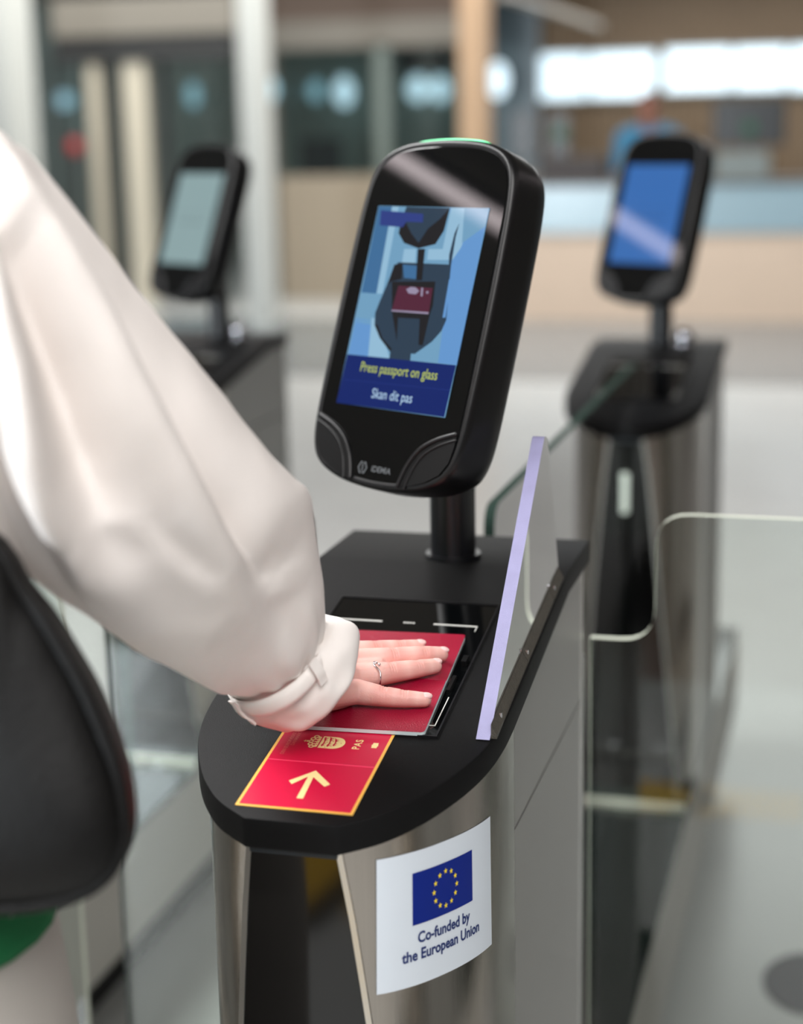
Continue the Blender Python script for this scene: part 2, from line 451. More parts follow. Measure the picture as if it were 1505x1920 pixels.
def monitor(px0, py0, px1, py1, Y, label, green=None):
    a = onY(px0, py0, Y); c_ = onY(px1, py1, Y)
    cx = (a.x + c_.x) / 2
    t = thing('desk_monitor', label, 'monitor', (cx, Y, zt + .03), 'monitors on the service counter')
    hw = (c_.x - a.x) / 2; z0 = c_.z - zt - .03; z1 = a.z - zt - .03
    q = MB(); q.box((-hw, -.02, z0), (hw, .02, z1), bev=.006); q.build('display', mat('black_display', (12, 14, 14), .3), t)
    q = MB(); q.box((-.03, .02, 0.01), (.03, .05, (z0 + z1) / 2)); q.box((-.12, -.06, 0), (.12, .12, .012)); q.build('stand', mat('grey_stand', (130, 134, 134), .5), t)
    if green:
        q = MB(); g = onY(green[0], green[1], Y)
        q.sphere((g.x - cx, -.022, g.z - zt - .03), .055, sc_=(1, .1, 1)); q.build('green_lamp', mat('green_mark', (10, 60, 40), .5, emit=(10, 80, 50), es=.5), t)


monitor(1338, 188, 1470, 272, 12.46, 'large black monitor with green mark on the service counter', (1405, 240))
monitor(958, 208, 1002, 295, 12.5, 'narrow black monitor at the left end of the service counter')
monitor(1030, 215, 1066, 292, 12.45, 'narrow black monitor with green glow, second from counter left end', (1050, 250))
b = MB(); pbox(b, 1340, 285, 1440, 322, 12.02, .2, zmin=zt + .031)
tag(b.build('printer', mat('pale_printer', (120, 128, 126), .5)), 'pale grey printer in front of the large black monitor', 'printer')
b = MB(); pbox(b, 1010, 296, 1130, 340, 12.0, .3, zmin=zt + .031); tag(b.build('document_tray', mat('dark_brown_tray', (52, 44, 42), .5)), 'dark low document trays on the counter left part', 'tray')

b = MB(); b.box((-9, -7, .0001), (7, -2.62, .004))  # added unseen mat that lends the steel fronts brown reflections
tag(b.build('reflection_mat', mat('brown_reflection_mat', (112, 88, 76), .9, bump=.6, bscale=200)), 'added brown mat out of view, giving the steel brown reflections', 'mat')
def mirrored(x, y):
    P_ = onY(x, y, -.455); d = ray(x, y); n_ = V((0, -math.cos(.085), -math.sin(.085))); d = d - n_ * 2 * d.dot(n_); return P_ + d * (-P_.z / d.z)
ya, yb = mirrored(545, 1712).y, mirrored(545, 1600).y
q = MB(); q.box((-.9, min(ya, yb), .0004), (.3, max(ya, yb), .002)); ym = tag(q.build('floor_marking', mat('yellow_floor_tape', (230, 180, 30), .4)), 'yellow floor marking mirrored in the dark kiosk door', 'floor marking')
for k in range(4):
    q = MB(); x0 = -.75 + k * .24; yc_ = (ya + yb) / 2
    q.prism([(x0, yc_ - .12), (x0 + .09, yc_), (x0, yc_ + .12), (x0 + .06, yc_ + .12), (x0 + .15, yc_), (x0 + .06, yc_ - .12)], lambda a, b_, h: V((a, b_, h)), .002, .003); q.build('black_chevron', M_gap, ym)
# ------------------------------------------------------------------ passport kiosk
TI = 0.167506; ZB = 1.0905
P0 = V((0, 0, ZB)); TT = V((0, math.cos(TI), math.sin(TI))); NN = V((0, -math.sin(TI), math.cos(TI)))
def plate(x, t, n=0.): return P0 + V((1, 0, 0)) * x + TT * t + NN * n
def pl(x, y, n=0.):
    r = ray(x, y); c0 = P0 + NN * n; k = (c0 - CAM).dot(NN) / r.dot(NN); P = CAM + r * k
    return P.x, (P - P0).dot(TT)
ARC = [(.0355, -.463), (.060, -.446), (.076, -.429), (.091, -.407), (.105, -.379), (.1145, -.354), (.121, -.328), (.1250, -.296), (.1262, -.262)]
arc = [(p.x, p.y) for p in catmull([(*p, 0) for p in ARC], 5)]
def zplate(y): return ZB + math.tan(TI) * min(y, 0)


def make_kiosk():
    t = thing('passport_kiosk', 'nearest steel passport kiosk with black sloping top and blue sticker', 'kiosk')
    out = [(-.036, -.463)] + [(x, y) for x, y in arc] + [(.126, 0), (.126, .12)]
    out = [(x, y) for x, y in arc] + [(.1262, 0.), (.1262, .12)] + [(-.1262, .12), (-.1262, 0.)] + [(-x, y) for x, y in reversed(arc)]
    bm = bmesh.new()
    th = .0235
    top = [bm.verts.new((x, y, zplate(y))) for x, y in out]; bot = [bm.verts.new((x, y, zplate(y) - th)) for x, y in out]
    n = len(out); na = len(arc)
    i1, i2 = na, na + 3      # bend verts
    ib, ic = na + 1, na + 2
    def cap(L, rev):
        f1 = L[:na + 1] + L[na + 3:]
        f2 = [L[na], L[na + 1], L[na + 2], L[na + 3]]
        for f in (f1, f2): bm.faces.new(list(reversed(f)) if rev else f)
    cap(top, False); cap(bot, True)
    for k in range(n): bm.faces.new((top[k], bot[k], bot[(k + 1) % n], top[(k + 1) % n]))
    bmesh.ops.recalc_face_normals(bm, faces=bm.faces[:])
    ed = [e for e in bm.edges if abs(e.calc_face_angle(0)) > .6 and (e.verts[0] in top and e.verts[1] in top or e.verts[0] in bot and e.verts[1] in bot or (abs(e.verts[0].co.z - e.verts[1].co.z) > .02))]
    bmesh.ops.bevel(bm, geom=ed, offset=.0016, segments=2, affect='EDGES', profile=.5)
    q = MB(); q.bm(bm); q.build('countertop', M_plate, t, auto=35)

    ins = .0065
    def zt_(y): return zplate(y) - th
    barc = [(x * (.1262 - ins) / .1262, y + ins * .9) for x, y in arc]
    def yarc(x):
        for (xa, ya), (xb, yb) in zip(barc, barc[1:]):
            if xa <= x <= xb: return ya + (yb - ya) * (x - xa) / (xb - xa)
        return barc[0][1] if x < barc[0][0] else barc[-1][1]
    ztop = zt_(-.455); ZF = .33
    rows = [(ztop, .036)] + [(ztop - (ztop - ZF) * k / 12, .036 + .060 * (k / 12) ** .85) for k in range(1, 13)]
    SY = -.236
    for s in (1, -1):
        q = MB(); rings_o = []; rings_i = []
        for z, hw in rows:
            N = 26; row = []
            for k in range(N + 1):
                x = hw + (barc[-1][0] - hw) * (1 - (1 - k / N) ** 2)
                row.append((x, yarc(x)))
            row[-1] = (barc[-1][0], min(barc[-1][1], SY)); row.append((barc[-1][0], SY))
            rings_o.append([V((s * x, y, min(z, zt_(y)) if z < ztop else zt_(y) + .004)) for x, y in row])
            rings_i.append([V((s * (x - .004), y + .004, p.z)) for (x, y), p in zip(row, rings_o[-1])])
        full = [ro + list(reversed(ri)) for ro, ri in zip(rings_o, rings_i)]
        q.loft(full)
        q.build('front_shell', M_steel, t, auto=40)
        # upper and lower side panels with shadow joint
        X = barc[-1][0]
        for z0, zfun, nm in ((.9235, zt_, 'upper_side_panel'), (ZF, lambda y: .9205, 'lower_side_panel')):
            q = MB()
            ys = [SY + .0025, 0, .102]
            ring = []
            for y in ys: ring.append([V((s * X, y, z0)), V((s * X, y, zfun(y) + (.004 if nm[0] == 'u' else 0))), V((s * (X - .006), y, zfun(y) + (.004 if nm[0] == 'u' else 0))), V((s * (X - .006), y, z0))])
            q.loft(ring); q.build(nm, M_panel, t)
        q = MB(); q.box((min(s * (X + .0008), s * (X - .008)), .1045, ZF), (max(s * (X + .0008), s * (X - .008)), .117, zt_(.1) + .002), bev=.001); q.build('corner_trim', M_trim, t)
    # dark core (shows in the joints) and back panel
    q = MB(); q.box((-.113, -.24, ZF), (.113, .112, 1.02)); q.build('inner_frame', M_gap, t)
    # front door: black glass set into a tapering flat
    q = MB(); ring = []
    for z, hw in rows:
        y = yarc(hw); h2 = hw - .0035; ring.append([V((-h2, y - .001, z)), V((h2, y - .001, z)), V((h2, y + .01, z)), V((-h2, y + .01, z))])
    ring[0] = [V((p.x, p.y, ztop - .004)) for p in ring[0]]
    q.loft(ring); q.build('front_door', M_doorglass, t, auto=30)
    for s in (1, -1):
        q = MB(); ring = []
        for z, hw in rows:
            y = yarc(hw); ring.append([V((s * (hw - .0035), y - .0022, z)), V((s * (hw + .001), y - .0016, z)), V((s * (hw + .001), y + .006, z)), V((s * (hw - .0035), y + .006, z))])
        q.loft(ring); q.build('door_edge_trim', M_trim, t, auto=30)
    q = MB(); q.box((-.034, -.4595, ztop - .006), (.034, -.452, ztop + .002), bev=.001); q.build('door_top_rail', mat('dark_blue_grey_rail', (30, 38, 44), .4), t)
    # reader unit: glossy lid, frame, white corner lines, glass
    def rect(q, x0, t0, x1, t1, n0, n1, mi=0, bev=0):
        q.prism([(x0, t0), (x1, t0), (x1, t1), (x0, t1)], plate, n0, n1, mi)
    rd = MB(); rect(rd, -.073, -.334, .0760, -.092, 0.0, .0012); rd_o = rd.build('document_reader', M_blackglass, t)
    q = MB()
    for a in ((-.0745, -.3355, .0775, -.334), (-.0745, -.092, .0775, -.0905), (-.0745, -.334, -.073, -.092), (.0760, -.334, .0775, -.092)):
        rect(q, a[0], a[1], a[2], a[3], 0.0, .0022)
    q.build('reader_rim', M_ridge, rd_o)
    q = MB(); w_ = .0008
    xs, ts = .0665, (-.318, -.1375)
    for gi, a in enumerate(((.026, -.1385, xs, -.1365), (-.0665, -.1385, -.022, -.1365), (xs - w_, -.1475, xs, -.1375), (-xs, -.1475, -xs + w_, -.1375),
              (.0712, ts[0], .0720, -.270), (.064, ts[0], .0720, ts[0] + w_), (-xs, ts[0], -xs + w_, -.270), (-xs, ts[0], -.0575, ts[0] + w_))):
        q = MB(); rect(q, a[0], a[1], a[2], a[3], .0012, .0016); q.build('white_guide_line', M_wline, rd_o)
    q = MB()
    for k in range(4): rect(q, -.002 + k * .0028, -.1385, -.0000 + k * .0028, -.1365, .0012, .0016)
    q.build('white_mark', M_wline, rd_o)['kind'] = 'stuff'
    q = MB(); rect(q, .0690, -.214, .0735, -.202, .001, .006); q.build('holding_clip', M_case2, rd_o)
    q = MB(); rect(q, .0675, -.262, .0705, -.236, .001, .004); q.build('holding_clip', M_case2, rd_o)
    return t, yarc, ztop


kiosk, yarc, ztop = make_kiosk()
pristine = dup(kiosk, (0, 0, -50))   # parts without decals, re-used for the far kiosks

# --- decal on the top (crop coordinates of the photograph give the print layout on the plate)
def dc(cx_, cy_, n=.0006):
    a, b_ = pl(420 + cx_ / 4.426, 1330 + cy_ / 4.426); return plate(a, b_, n)
DX0, DX1, DT0 = -.0482, .0435, -.4535
a_, b_ = pl(440.3, 1509.6); DX0 = a_; DT0 = b_
DX1 = pl(660.6, 1530)[0]; DT1 = DT0 + .1335; DTF = pl(499, 1423.8)[1]
def prect(q, x0, t0, x1, t1, n0, n1, mi=0): q.prism([(x0, t0), (x1, t0), (x1, t1), (x0, t1)], plate, n0, n1, mi)
dec = MB(); prect(dec, DX0, DT0, DX1, DT1, .0001, .0004); dec = dec.build('passport_decal', M_gold, kiosk)
dec['label'] = 'red passport picture decal with gold border and arrow'
q = MB(); bw = .0024; prect(q, DX0 + bw, DT0 + bw, DX1 - bw, DT1 - bw, .0004, .0006); q.build('red_field', M_red, dec)
q = MB(); prect(q, DX0 + bw, DTF - .0006, DX1 - bw, DTF + .0006, .0006, .0008); q.build('fold_line', M_pink, dec)
aw = [(762, 515), (880, 630), (832, 650), (742, 570), (655, 748), (600, 745), (697, 566), (560, 628), (538, 598)]
q = MB()
def flat(q, pts, fn, mi=0): q.add([fn(a, b_) for a, b_ in pts], [tuple(range(len(pts)))], mi)
def arrow_fn(a, b_): return dc(a, b_, .0008)
flat(q, aw, arrow_fn)
q.build('arrow', M_cream, dec)


def crest(fn, cm, rm, parent, lift):
    """royal crest: crown and shield with three lions. local frame: u to the crest's right, v up; unit = shield width"""
    q = MB(); F = lambda a, b_: fn(a, b_, 0)
    # shield
    sh = [(-.5, .5)] + [(.5, .5)] + [(.5 * math.cos(an) if True else 0, -.25 + .62 * math.sin(an)) for an in [-(k / 14) * PI for k in range(15)]]
    flat(q, [(-.5, .48), (.5, .48)] + [(.5 * math.cos(-(k / 14) * PI), -.25 + .62 * math.sin(-(k / 14) * PI)) for k in range(15)], F)
    # crown: band, five arches, orb and cross
    flat(q, [(-.42, .56), (.42, .56), (.46, .70), (-.46, .70)], F)
    for k, (bx, by, s_) in enumerate(((-.42, .86, .13), (-.22, .98, .13), (0, 1.02, .12), (.22, .98, .13), (.42, .86, .13))):
        ring_o = [(bx + s_ * math.cos(2 * PI * j / 10), by + s_ * 1.25 * math.sin(2 * PI * j / 10)) for j in range(10)]
        ring_i = [(bx + s_ * .5 * math.cos(2 * PI * j / 10), by + s_ * .65 * math.sin(2 * PI * j / 10)) for j in range(10)]
        q.add([F(*p) for p in ring_o + ring_i], [(j, (j + 1) % 10, 10 + (j + 1) % 10, 10 + j) for j in range(10)])
    for k in range(-2, 3): flat(q, [(k * .18 - .04, .70), (k * .18 + .04, .70), (k * .19 + .03, .84), (k * .19 - .03, .84)], F)
    flat(q, [(-.07, 1.17), (.07, 1.17), (.07, 1.27), (-.07, 1.27)], F)
    flat(q, [(-.02, 1.27), (.02, 1.27), (.02, 1.44), (-.02, 1.44)], F); flat(q, [(-.09, 1.33), (.09, 1.33), (.09, 1.37), (-.09, 1.37)], F)
    q.build('crest', cm, parent)
    q = MB(); G = lambda a, b_: fn(a, b_, lift)
    for r in range(3):
        y0 = .28 - r * .31; wd = .40 if r < 2 else .30
        body = [(-wd, y0 + .02), (-wd * .7, y0 + .09), (-wd * .2, y0 + .03), (wd * .3, y0 + .05), (wd * .8, y0 + .11), (wd, y0 + .05), (wd * .7, y0 - .02), (wd * .2, y0 - .03), (-wd * .3, y0 - .04), (-wd * .8, y0 - .02)]
        flat(q, body, G)
        for lx in (-.75, -.35, .35, .75):
            flat(q, [(wd * lx - .02, y0), (wd * lx + .03, y0), (wd * lx + .07, y0 - .11), (wd * lx + .03, y0 - .11)], G)
        flat(q, [(wd * .9, y0), (wd * 1.05, y0 + .02), (wd * 1.0, y0 + .16), (wd * .93, y0 + .12)], G)
    for hx, hy in ((-.42, .1), (0, .13), (.42, .1), (-.3, -.2), (.1, -.18), (.35, -.22), (0, -.66)):
        flat(q, [(hx + .03 * math.cos(k * PI / 3), hy + .03 * math.sin(k * PI / 3)) for k in range(6)], G)
    for bx in (-.26, -.08, .1, .28): flat(q, [(bx - .02, .60), (bx + .02, .60), (bx + .02, .66), (bx - .02, .66)], G)
    q.build('crest_lions', rm, parent)


# crest on decal: top points to -x, centre from the crop
cc = pl(420 + 832 / 4.426, 1330 + 280 / 4.426)
SW = .0185
def dcrest(a, b_, l): return plate(cc[0] - (b_ - .285) * SW * .80, cc[1] + a * SW * .98, .0008 + l)
crest(dcrest, M_cream, M_red, dec, .0002)
q = MB()
pp = pl(420 + 1112 / 4.426, 1330 + 300 / 4.426)
put_text(q, 'PAS', .0085, lambda a, b_: plate(pp[0] - b_, pp[1] + a, .0008), bold=.02, sp=1.15)
p2 = pl(420 + 1252 / 4.426, 1330 + 308 / 4.426)
q.add([plate(p2[0] + a, p2[1] + b_, .0008) for a, b_ in ((-.0022, -.004), (.0022, -.004), (.0022, .004), (-.0022, .004))], [(0, 1, 2, 3)])
q.add([plate(p2[0] + .0028 * math.cos(k * PI / 6), p2[1] + .0024 * math.sin(k * PI / 6), .00085) for k in range(12)], [tuple(range(12))])
q.build('gold_lettering', M_cream, dec)
q = MB()
p3 = pl(420 + 478 / 4.426, 1330 + 378 / 4.426)
put_text(q, 'DEN EUROPÆISKE UNION', .0042, lambda a, b_: plate(p3[0] - b_, p3[1] + a, .0008), align='LEFT', bold=.02)
p4 = pl(420 + 566 / 4.426, 1330 + 305 / 4.426)
put_text(q, 'DANMARK', .0042, lambda a, b_: plate(p4[0] - b_, p4[1] + a, .0008), align='LEFT', bold=.02)
q.build('small_lettering', M_faint, dec)

# --- EU sticker on the curved steel (arc-length mapping along the shell)
pts = []
for k in range(61):
    x = .052 + (.1197 - .052) * k / 60; pts.append((x, yarc(x)))
pts = [(x, y) for x, y in pts] + [(.1197, yarc(.1197) + .0004 + i * .004) for i in range(1, 12)]
S_ = [0]
for p, r_ in zip(pts, pts[1:]): S_.append(S_[-1] + math.hypot(r_[0] - p[0], r_[1] - p[1]))
def on_arc(s):
    for k in range(len(S_) - 1):
        if s <= S_[k + 1]:
            u = (s - S_[k]) / (S_[k + 1] - S_[k] + 1e-9); a, c_ = pts[k], pts[k + 1]
            x = a[0] + (c_[0] - a[0]) * u; y = a[1] + (c_[1] - a[1]) * u
            j0 = max(k - 3, 0); j1 = min(k + 4, len(pts) - 1)
            tx, ty = pts[j1][0] - pts[j0][0], pts[j1][1] - pts[j0][1]; L = math.hypot(tx, ty)
            return x, y, ty / L, -tx / L
    return pts[-1][0], pts[-1][1], 1, 0
def s_of(px_, py_):
    best = (1e9, 0, 0)
    for k in range(0, 200):
        s = S_[-1] * k / 199; x, y, nx, ny = on_arc(s)
        # ray against the vertical line through (x,y): compare x pixel at right height
        r = ray(px_, py_); kk = (y - CAM.y) / r.y; X = CAM.x + r.x * kk; e = abs(X - x)
        if e < best[0]: best = (e, s, CAM.z + r.z * kk)
    return best[1], best[2]
c4 = [s_of(704, 1612), s_of(917.5, 1530), s_of(920.5, 1770), s_of(706.5, 1865)]
#print('sticker corners', c4, 'arc len', S_[-1])
def stf(u, v, h=.0004):   # u,v in 0..1, v up
    a = [c4[3][i] + (c4[2][i] - c4[3][i]) * u for i in (0, 1)]; c_ = [c4[0][i] + (c4[1][i] - c4[0][i]) * u for i in (0, 1)]
    s, z = a[0] + (c_[0] - a[0]) * v, a[1] + (c_[1] - a[1]) * v
    x, y, nx, ny = on_arc(s); return V((x + nx * h, y + ny * h, z))
SL, SRt = c4[0][0], c4[1][0]
def ufrac(pf):      # fraction of the sticker's visible width -> fraction of its arc length
    best = (9, 0)
    for k in range(101):
        x_ = px(stf(k / 100, .5))[0]; x0_ = px(stf(0, .5))[0]; x1_ = px(stf(1, .5))[0]; e = abs((x_ - x0_) / (x1_ - x0_) - pf)
        if e < best[0]: best = (e, k / 100)
    return best[1]
def patch(q, u0, v0, u1, v1, h, nu=24, mi=0):
    vs = []; fs = []
    for j in range(2):
        for i in range(nu + 1): vs.append(stf(u0 + (u1 - u0) * i / nu, v0 + (v1 - v0) * j, h))
    for i in range(nu): fs.append((i, i + 1, nu + 2 + i, nu + 1 + i))
    q.add(vs, fs, mi)
q = MB(); patch(q, 0, 0, 1, 1, .0005); stk = q.build('funding_sticker', M_white, kiosk, smooth=True)
stk['label'] = 'white sticker with blue starred flag'
FU0, FU1 = ufrac(.308), ufrac(.832)
AL = SRt - SL
FV0 = .455; FV1 = FV0 + (FU1 - FU0) * AL / 1.75 / .107
q = MB(); patch(q, FU0, FV0, FU1, FV1, .0008); q.build('blue_flag', M_eu, stk, smooth=True)
ctr = ((FU0 + FU1) / 2, (FV0 + FV1) / 2); RV = (FV1 - FV0) / 3; RU = RV * .107 / AL
for k in range(12):
    an = PI / 2 + 2 * PI * k / 12; q = MB(); cx_, cy_ = ctr[0] + RU * math.cos(an), ctr[1] + RV * math.sin(an)
    star = []
    for j in range(10):
        rr = 1 if j % 2 == 0 else .42; aj = PI / 2 + j * PI / 5
        star.append(stf(cx_ + .0025 / AL * rr * math.cos(aj), cy_ + .0025 / .107 * rr * math.sin(aj), .0011))
    q.add([stf(cx_, cy_, .0011)] + star, [(0, 1 + j, 1 + (j + 1) % 10) for j in range(10)]); q.build('star', M_star, stk)
q = MB(); Wd = .135; Hd = .107
put_text(q, 'Co-funded by', .0122, lambda a, b_: stf(ctr[0] + a * .93 / AL, .350 + b_ * 1.0 / Hd, .0009), bold=.026)
put_text(q, 'the European Union', .0122, lambda a, b_: stf(ctr[0] + a * .93 / AL, .226 + b_ * 1.0 / Hd, .0009), bold=.026)
q.build('sticker_lettering', M_txt, stk)

# ------------------------------------------------------------------ face scanner on pole
SR = V((.87110893, -.49108985, 0)); SU = V((.15855607, .28125119, .94644479)); SN = V((-.46478943, -.82445651, .3228657))
SC = V((-.01025, -.06, 1.34446)); PB = V((.005, .028, ZB))
def make_scanner(kind):
    t = thing('face_scanner', 'nearest black face scanner showing a press passport screen', 'scanner', PB)
    def sp(a, b_, n=0.): return SC - PB + SR * a + SU * b_ + SN * n
    half = [(0, .1595), (.033, .1580), (.058, .1535), (.077, .1440), (.0885, .127), (.0935, .098), (.0958, .05), (.0968, 0), (.0968, -.06), (.0958, -.105), (.0925, -.131), (.084, -.148), (.068, -.158), (.040, -.1655), (0, -.1685)]
    oc = catmull([(a, b_, 0) for a, b_ in half] + [(-a, b_, 0) for a, b_ in reversed(half[1:-1])], 4, True)
    def ring(inset, n):
        R_ = []
        for p in oc:
            L = p.length; d = V((p.x / .097, p.y / .164, 0)); d.normalize()
            R_.append(sp(p.x - d.x * inset, p.y - d.y * inset, n))
        return R_
    q = MB(); q.loft([ring(.0075, -.0015), ring(.0045, .0), ring(.002, -.001), ring(.0003, -.004), ring(0, -.010), ring(0, -.034), ring(.0015, -.043), ring(.005, -.051), ring(.011, -.057), ring(.022, -.061), ring(.04, -.063)])
    case = q.build('scanner_case', M_case, t, smooth=True)
    q = MB(); q.loft([ring(.0080, -.0030), ring(.0080, -.0006), ring(.0088, -.0002)]); g = q.build('front_glass', M_blackglass, t, auto=6)
    # lower corner pods with raised ridges
    for s in (-1, 1):
        path = catmull([(.0885, -.1075, 0), (.067, -.1150, 0), (.050, -.1250, 0), (.040, -.1370, 0), (.034, -.150, 0), (.0305, -.1625, 0)], 6)
        edge = [(.045, -.1600), (.062, -.1545), (.077, -.1460), (.0855, -.134), (.0880, -.120)]
        q = MB(); q.prism([(s * p.x, p.y) for p in path] + [(s * a, b_) for a, b_ in edge], sp, -.001, .0006); q.build('lower_pod', M_case2, t)
        q = MB(); q.tube([sp(s * p.x, p.y, .0008) for p in path] , .0019, 8); q.build('pod_ridge', M_ridge, t, smooth=True)
        q = MB(); q.tube([sp(s * (p.x * .86 + .013), p.y * .93 - .013, .0008) for p in path], .0010, 6); q.build('pod_ridge', M_ridge, t, smooth=True)
    # green status light on the top edge
    q = MB(); R1 = []; 
    cv = [p for p in catmull([(-.046, .1555, 0), (-.033, .1582, 0), (0, .1598, 0), (.033, .1582, 0), (.046, .1555, 0)], 5)]
    R1 = [[sp(p.x, p.y - .002, -.006), sp(p.x, p.y + .0014, -.007), sp(p.x, p.y + .0016, -.018), sp(p.x, p.y - .002, -.020)] for p in cv]
    q.loft(R1); q.build('status_light', mat('green_status_light', (60, 230, 150), .3, emit=(40, 235, 140), es=1.0), t)
    # pole, collar and tilting bracket
    q = MB(); q.tube([(0, 0, 0), (0, 0, .004)], .0275, 28); q.tube([(0, 0, .0), (0, 0, .13)], .0225, 28); q.build('pole', M_pole, t, auto=40)
    q = MB(); bk = SC - PB - SN * .06
    q.tube([(0, 0, .10), (0, 0, .15), V((0, 0, .19)).lerp(bk, .35), bk], [.021, .021, .02, .018], 20); q.build('tilt_bracket', M_pole, t, smooth=True)
    # logo
    if kind == 'front':
        q = MB()
        def lf(a, b_): return sp(a, b_ - .1505, .0003)
        for s in (-1, 1):
            hx = [(-.018 + s * .0010, .0055), (-.018 + s * .0030, .0055), (-.018 + s * .0060, 0), (-.018 + s * .0030, -.0055), (-.018 + s * .0010, -.0055), (-.018 + s * .0010, -.0042), (-.018 + s * .0022, -.0042), (-.018 + s * .0046, 0), (-.018 + s * .0022, .0042), (-.018 + s * .0010, .0042)]
            for j in range(4): q.add([lf(*hx[j]), lf(*hx[j + 1]), lf(*hx[8 - j]), lf(*hx[9 - j])], [(0, 1, 2, 3)])
            q.add([lf(-.018 + s * .0002, .004), lf(-.018 + s * .0008, .004), lf(-.018 + s * .0008, -.004), lf(-.018 + s * .0002, -.004)], [(0, 1, 2, 3)])
        put_text(q, 'IDEMIA', .0078, lambda a, b_: lf(a + .006, b_), bold=.01)
        q.build('maker_logo', mat('grey_lettering', (96, 100, 104), .4), t)
    return t, sp


def emis(name, c, s=1.):
    return mat(name, (4, 4, 5), .04, emit=c, es=s)
scan, sp = make_scanner('front')
SCR_P = lambda cx_, cy_: None
def scr(cx_, cy_, h=0.0006):
    """pixel on the photographed display -> display plane"""
    r = ray(600 + cx_ / 4.426, 370 + cy_ / 4.426); k = (SC - CAM).dot(SN) / r.dot(SN); P = CAM + r * k - SC
    return sp(P.dot(SR), P.dot(SU), h)
HW, HH = .0700, .0948
def srect(q, a0, b0, a1, b1, h, mi): q.add([sp(a0, b0, h), sp(a1, b0, h), sp(a1, b1, h), sp(a0, b1, h)], [(0, 1, 2, 3)], mi)
scan_plain = None
cols = [('screen_sky', (112, 158, 190)), ('screen_navy', (14, 36, 104)), ('screen_slate', (44, 62, 80)), ('screen_black', (30, 30, 34)), ('screen_lightblue', (146, 186, 212)), ('screen_midblue', (62, 108, 152)),
        ('screen_wine', (82, 36, 56)), ('screen_lilac', (150, 140, 165)), ('screen_blue', (100, 150, 205)), ('screen_indigo', (46, 62, 130)), ('screen_yellow', (186, 200, 96)), ('screen_white', (176, 206, 232)), ('screen_navy2', (30, 50, 120))]
mats_scr = [emis(n, c) for n, c in cols]
q = MB()
srect(q, -HW, -HH, HW, HH, .0002, 0)
disp = q.build('display', mats_scr, scan)
disp['label'] = 'lit display with passport picture'
q = MB()
def P(pts_, mi, h): q.add([scr(a, b_, h) for a, b_ in pts_], [tuple(range(len(pts_)))], mi)
P([(490, 75), (610, 77), (470, 800), (345, 790)], 5, .0004)            # left wall
P([(345, 790), (470, 800), (440, 1060), (300, 1040)], 0, .0004)
P([(600, 77), (655, 78), (520, 800), (470, 800)], 4, .0005)            # pale vertical
P([(300, 1000), (440, 1010), (430, 1325), (236, 1300)], 8, .0004)
P([(430, 1000), (470, 1010), (560, 1270), (580, 1335), (400, 1320)], 4, .00045)
P([(900, 430), (1080, 430), (1050, 520), (890, 520)], 4, .0004)
P([(1080, 90), (1405, 90), (1135, 1395), (980, 1375), (1070, 700)], 8, .0004)
P([(1090, 90), (1300, 90), (1170, 420), (1100, 520), (1000, 520)], 4, .00045)
P([(1200, 92), (1405, 90), (1375, 240), (1180, 380)], 0, .0005)
P([(700, 430), (800, 430), (790, 550), (680, 550)], 4, .0005)
P([(650, 540), (1090, 560), (1070, 760), (1060, 900), (1050, 1020), (1010, 1110), (930, 1200), (790, 1300), (590, 1290), (500, 1170), (455, 1060), (460, 960), (500, 860), (560, 720), (610, 600)], 2, .0006)
P([(455, 1060), (500, 1170), (590, 1290), (600, 1262), (520, 1170), (480, 1060)], 3, .0007)
P([(600, 700), (960, 700), (940, 900), (915, 970), (600, 950)], 3, .0007)
P([(600, 950), (915, 970), (855, 1230), (640, 1200)], 3, .00065)
P([(650, 1000), (830, 1010), (820, 1230), (640, 1200)], 2, .0007)
P([(620, 560), (690, 550), (680, 680), (590, 700), (560, 730)], 3, .00075)
P([(690, 560), (810, 570), (800, 680), (700, 670)], 5, .0007)
P([(815, 430), (875, 430), (850, 690), (800, 690)], 3, .0008)
P([(720, 80), (1080, 90), (1030, 280), (960, 390), (820, 425), (700, 380), (655, 300), (665, 230)], 2, .0006)
P([(655, 300), (700, 180), (760, 300), (820, 380), (900, 260), (1000, 180), (1080, 90), (1030, 280), (960, 390), (820, 425), (700, 380)], 3, .0007)
P([(655, 735), (940, 755), (905, 970), (600, 935)], 6, .0009)
P([(600, 935), (905, 955), (903, 972), (598, 948)], 7, .001)
P([(720, 765), (760, 745), (800, 750), (828, 780), (800, 808), (740, 800)], 7, .0011)
P([(845, 752), (862, 754), (856, 825), (840, 822)], 7, .0011)
P([(888, 780), (906, 782), (902, 802), (884, 800)], 7, .0011)
P([(1160, 215), (1130, 330), (1090, 570), (1068, 700), (1075, 480), (1120, 300)], 2, .0008)
P([(1075, 680), (1088, 700), (1045, 1000), (1020, 1000)], 8, .0008)
P([(590, 1265), (760, 1275), (752, 1362), (578, 1340)], 2, .0008)
P([(510, 110), (860, 140), (858, 210), (720, 205), (690, 250), (500, 235)], 9, .0009)
P([(232, 1304), (1132, 1396), (1035, 1825), (140, 1705)], 1, .0010)
P([(205, 1510), (1085, 1600), (1083, 1606), (203, 1516)], 12, .0011)
for s_, x_, y_, dx_, mi in (('Press passport on glass', 655, 1445, .098, 10), ('Skan dit pas', 602, 1652, .052, 11)):
    vs, fs = text2d(s_, .0125, 'CENTER', .004)
    wid = max(a for a, _ in vs) - min(a for a, _ in vs); k = dx_ / wid
    r = scr(x_, y_, .0012)
    q.add([r + SR * a * k + SU * b_ * 1.05 for a, b_ in vs], fs, mi)
q.build('display_picture', mats_scr, disp)
scan.name = 'face_scanner'

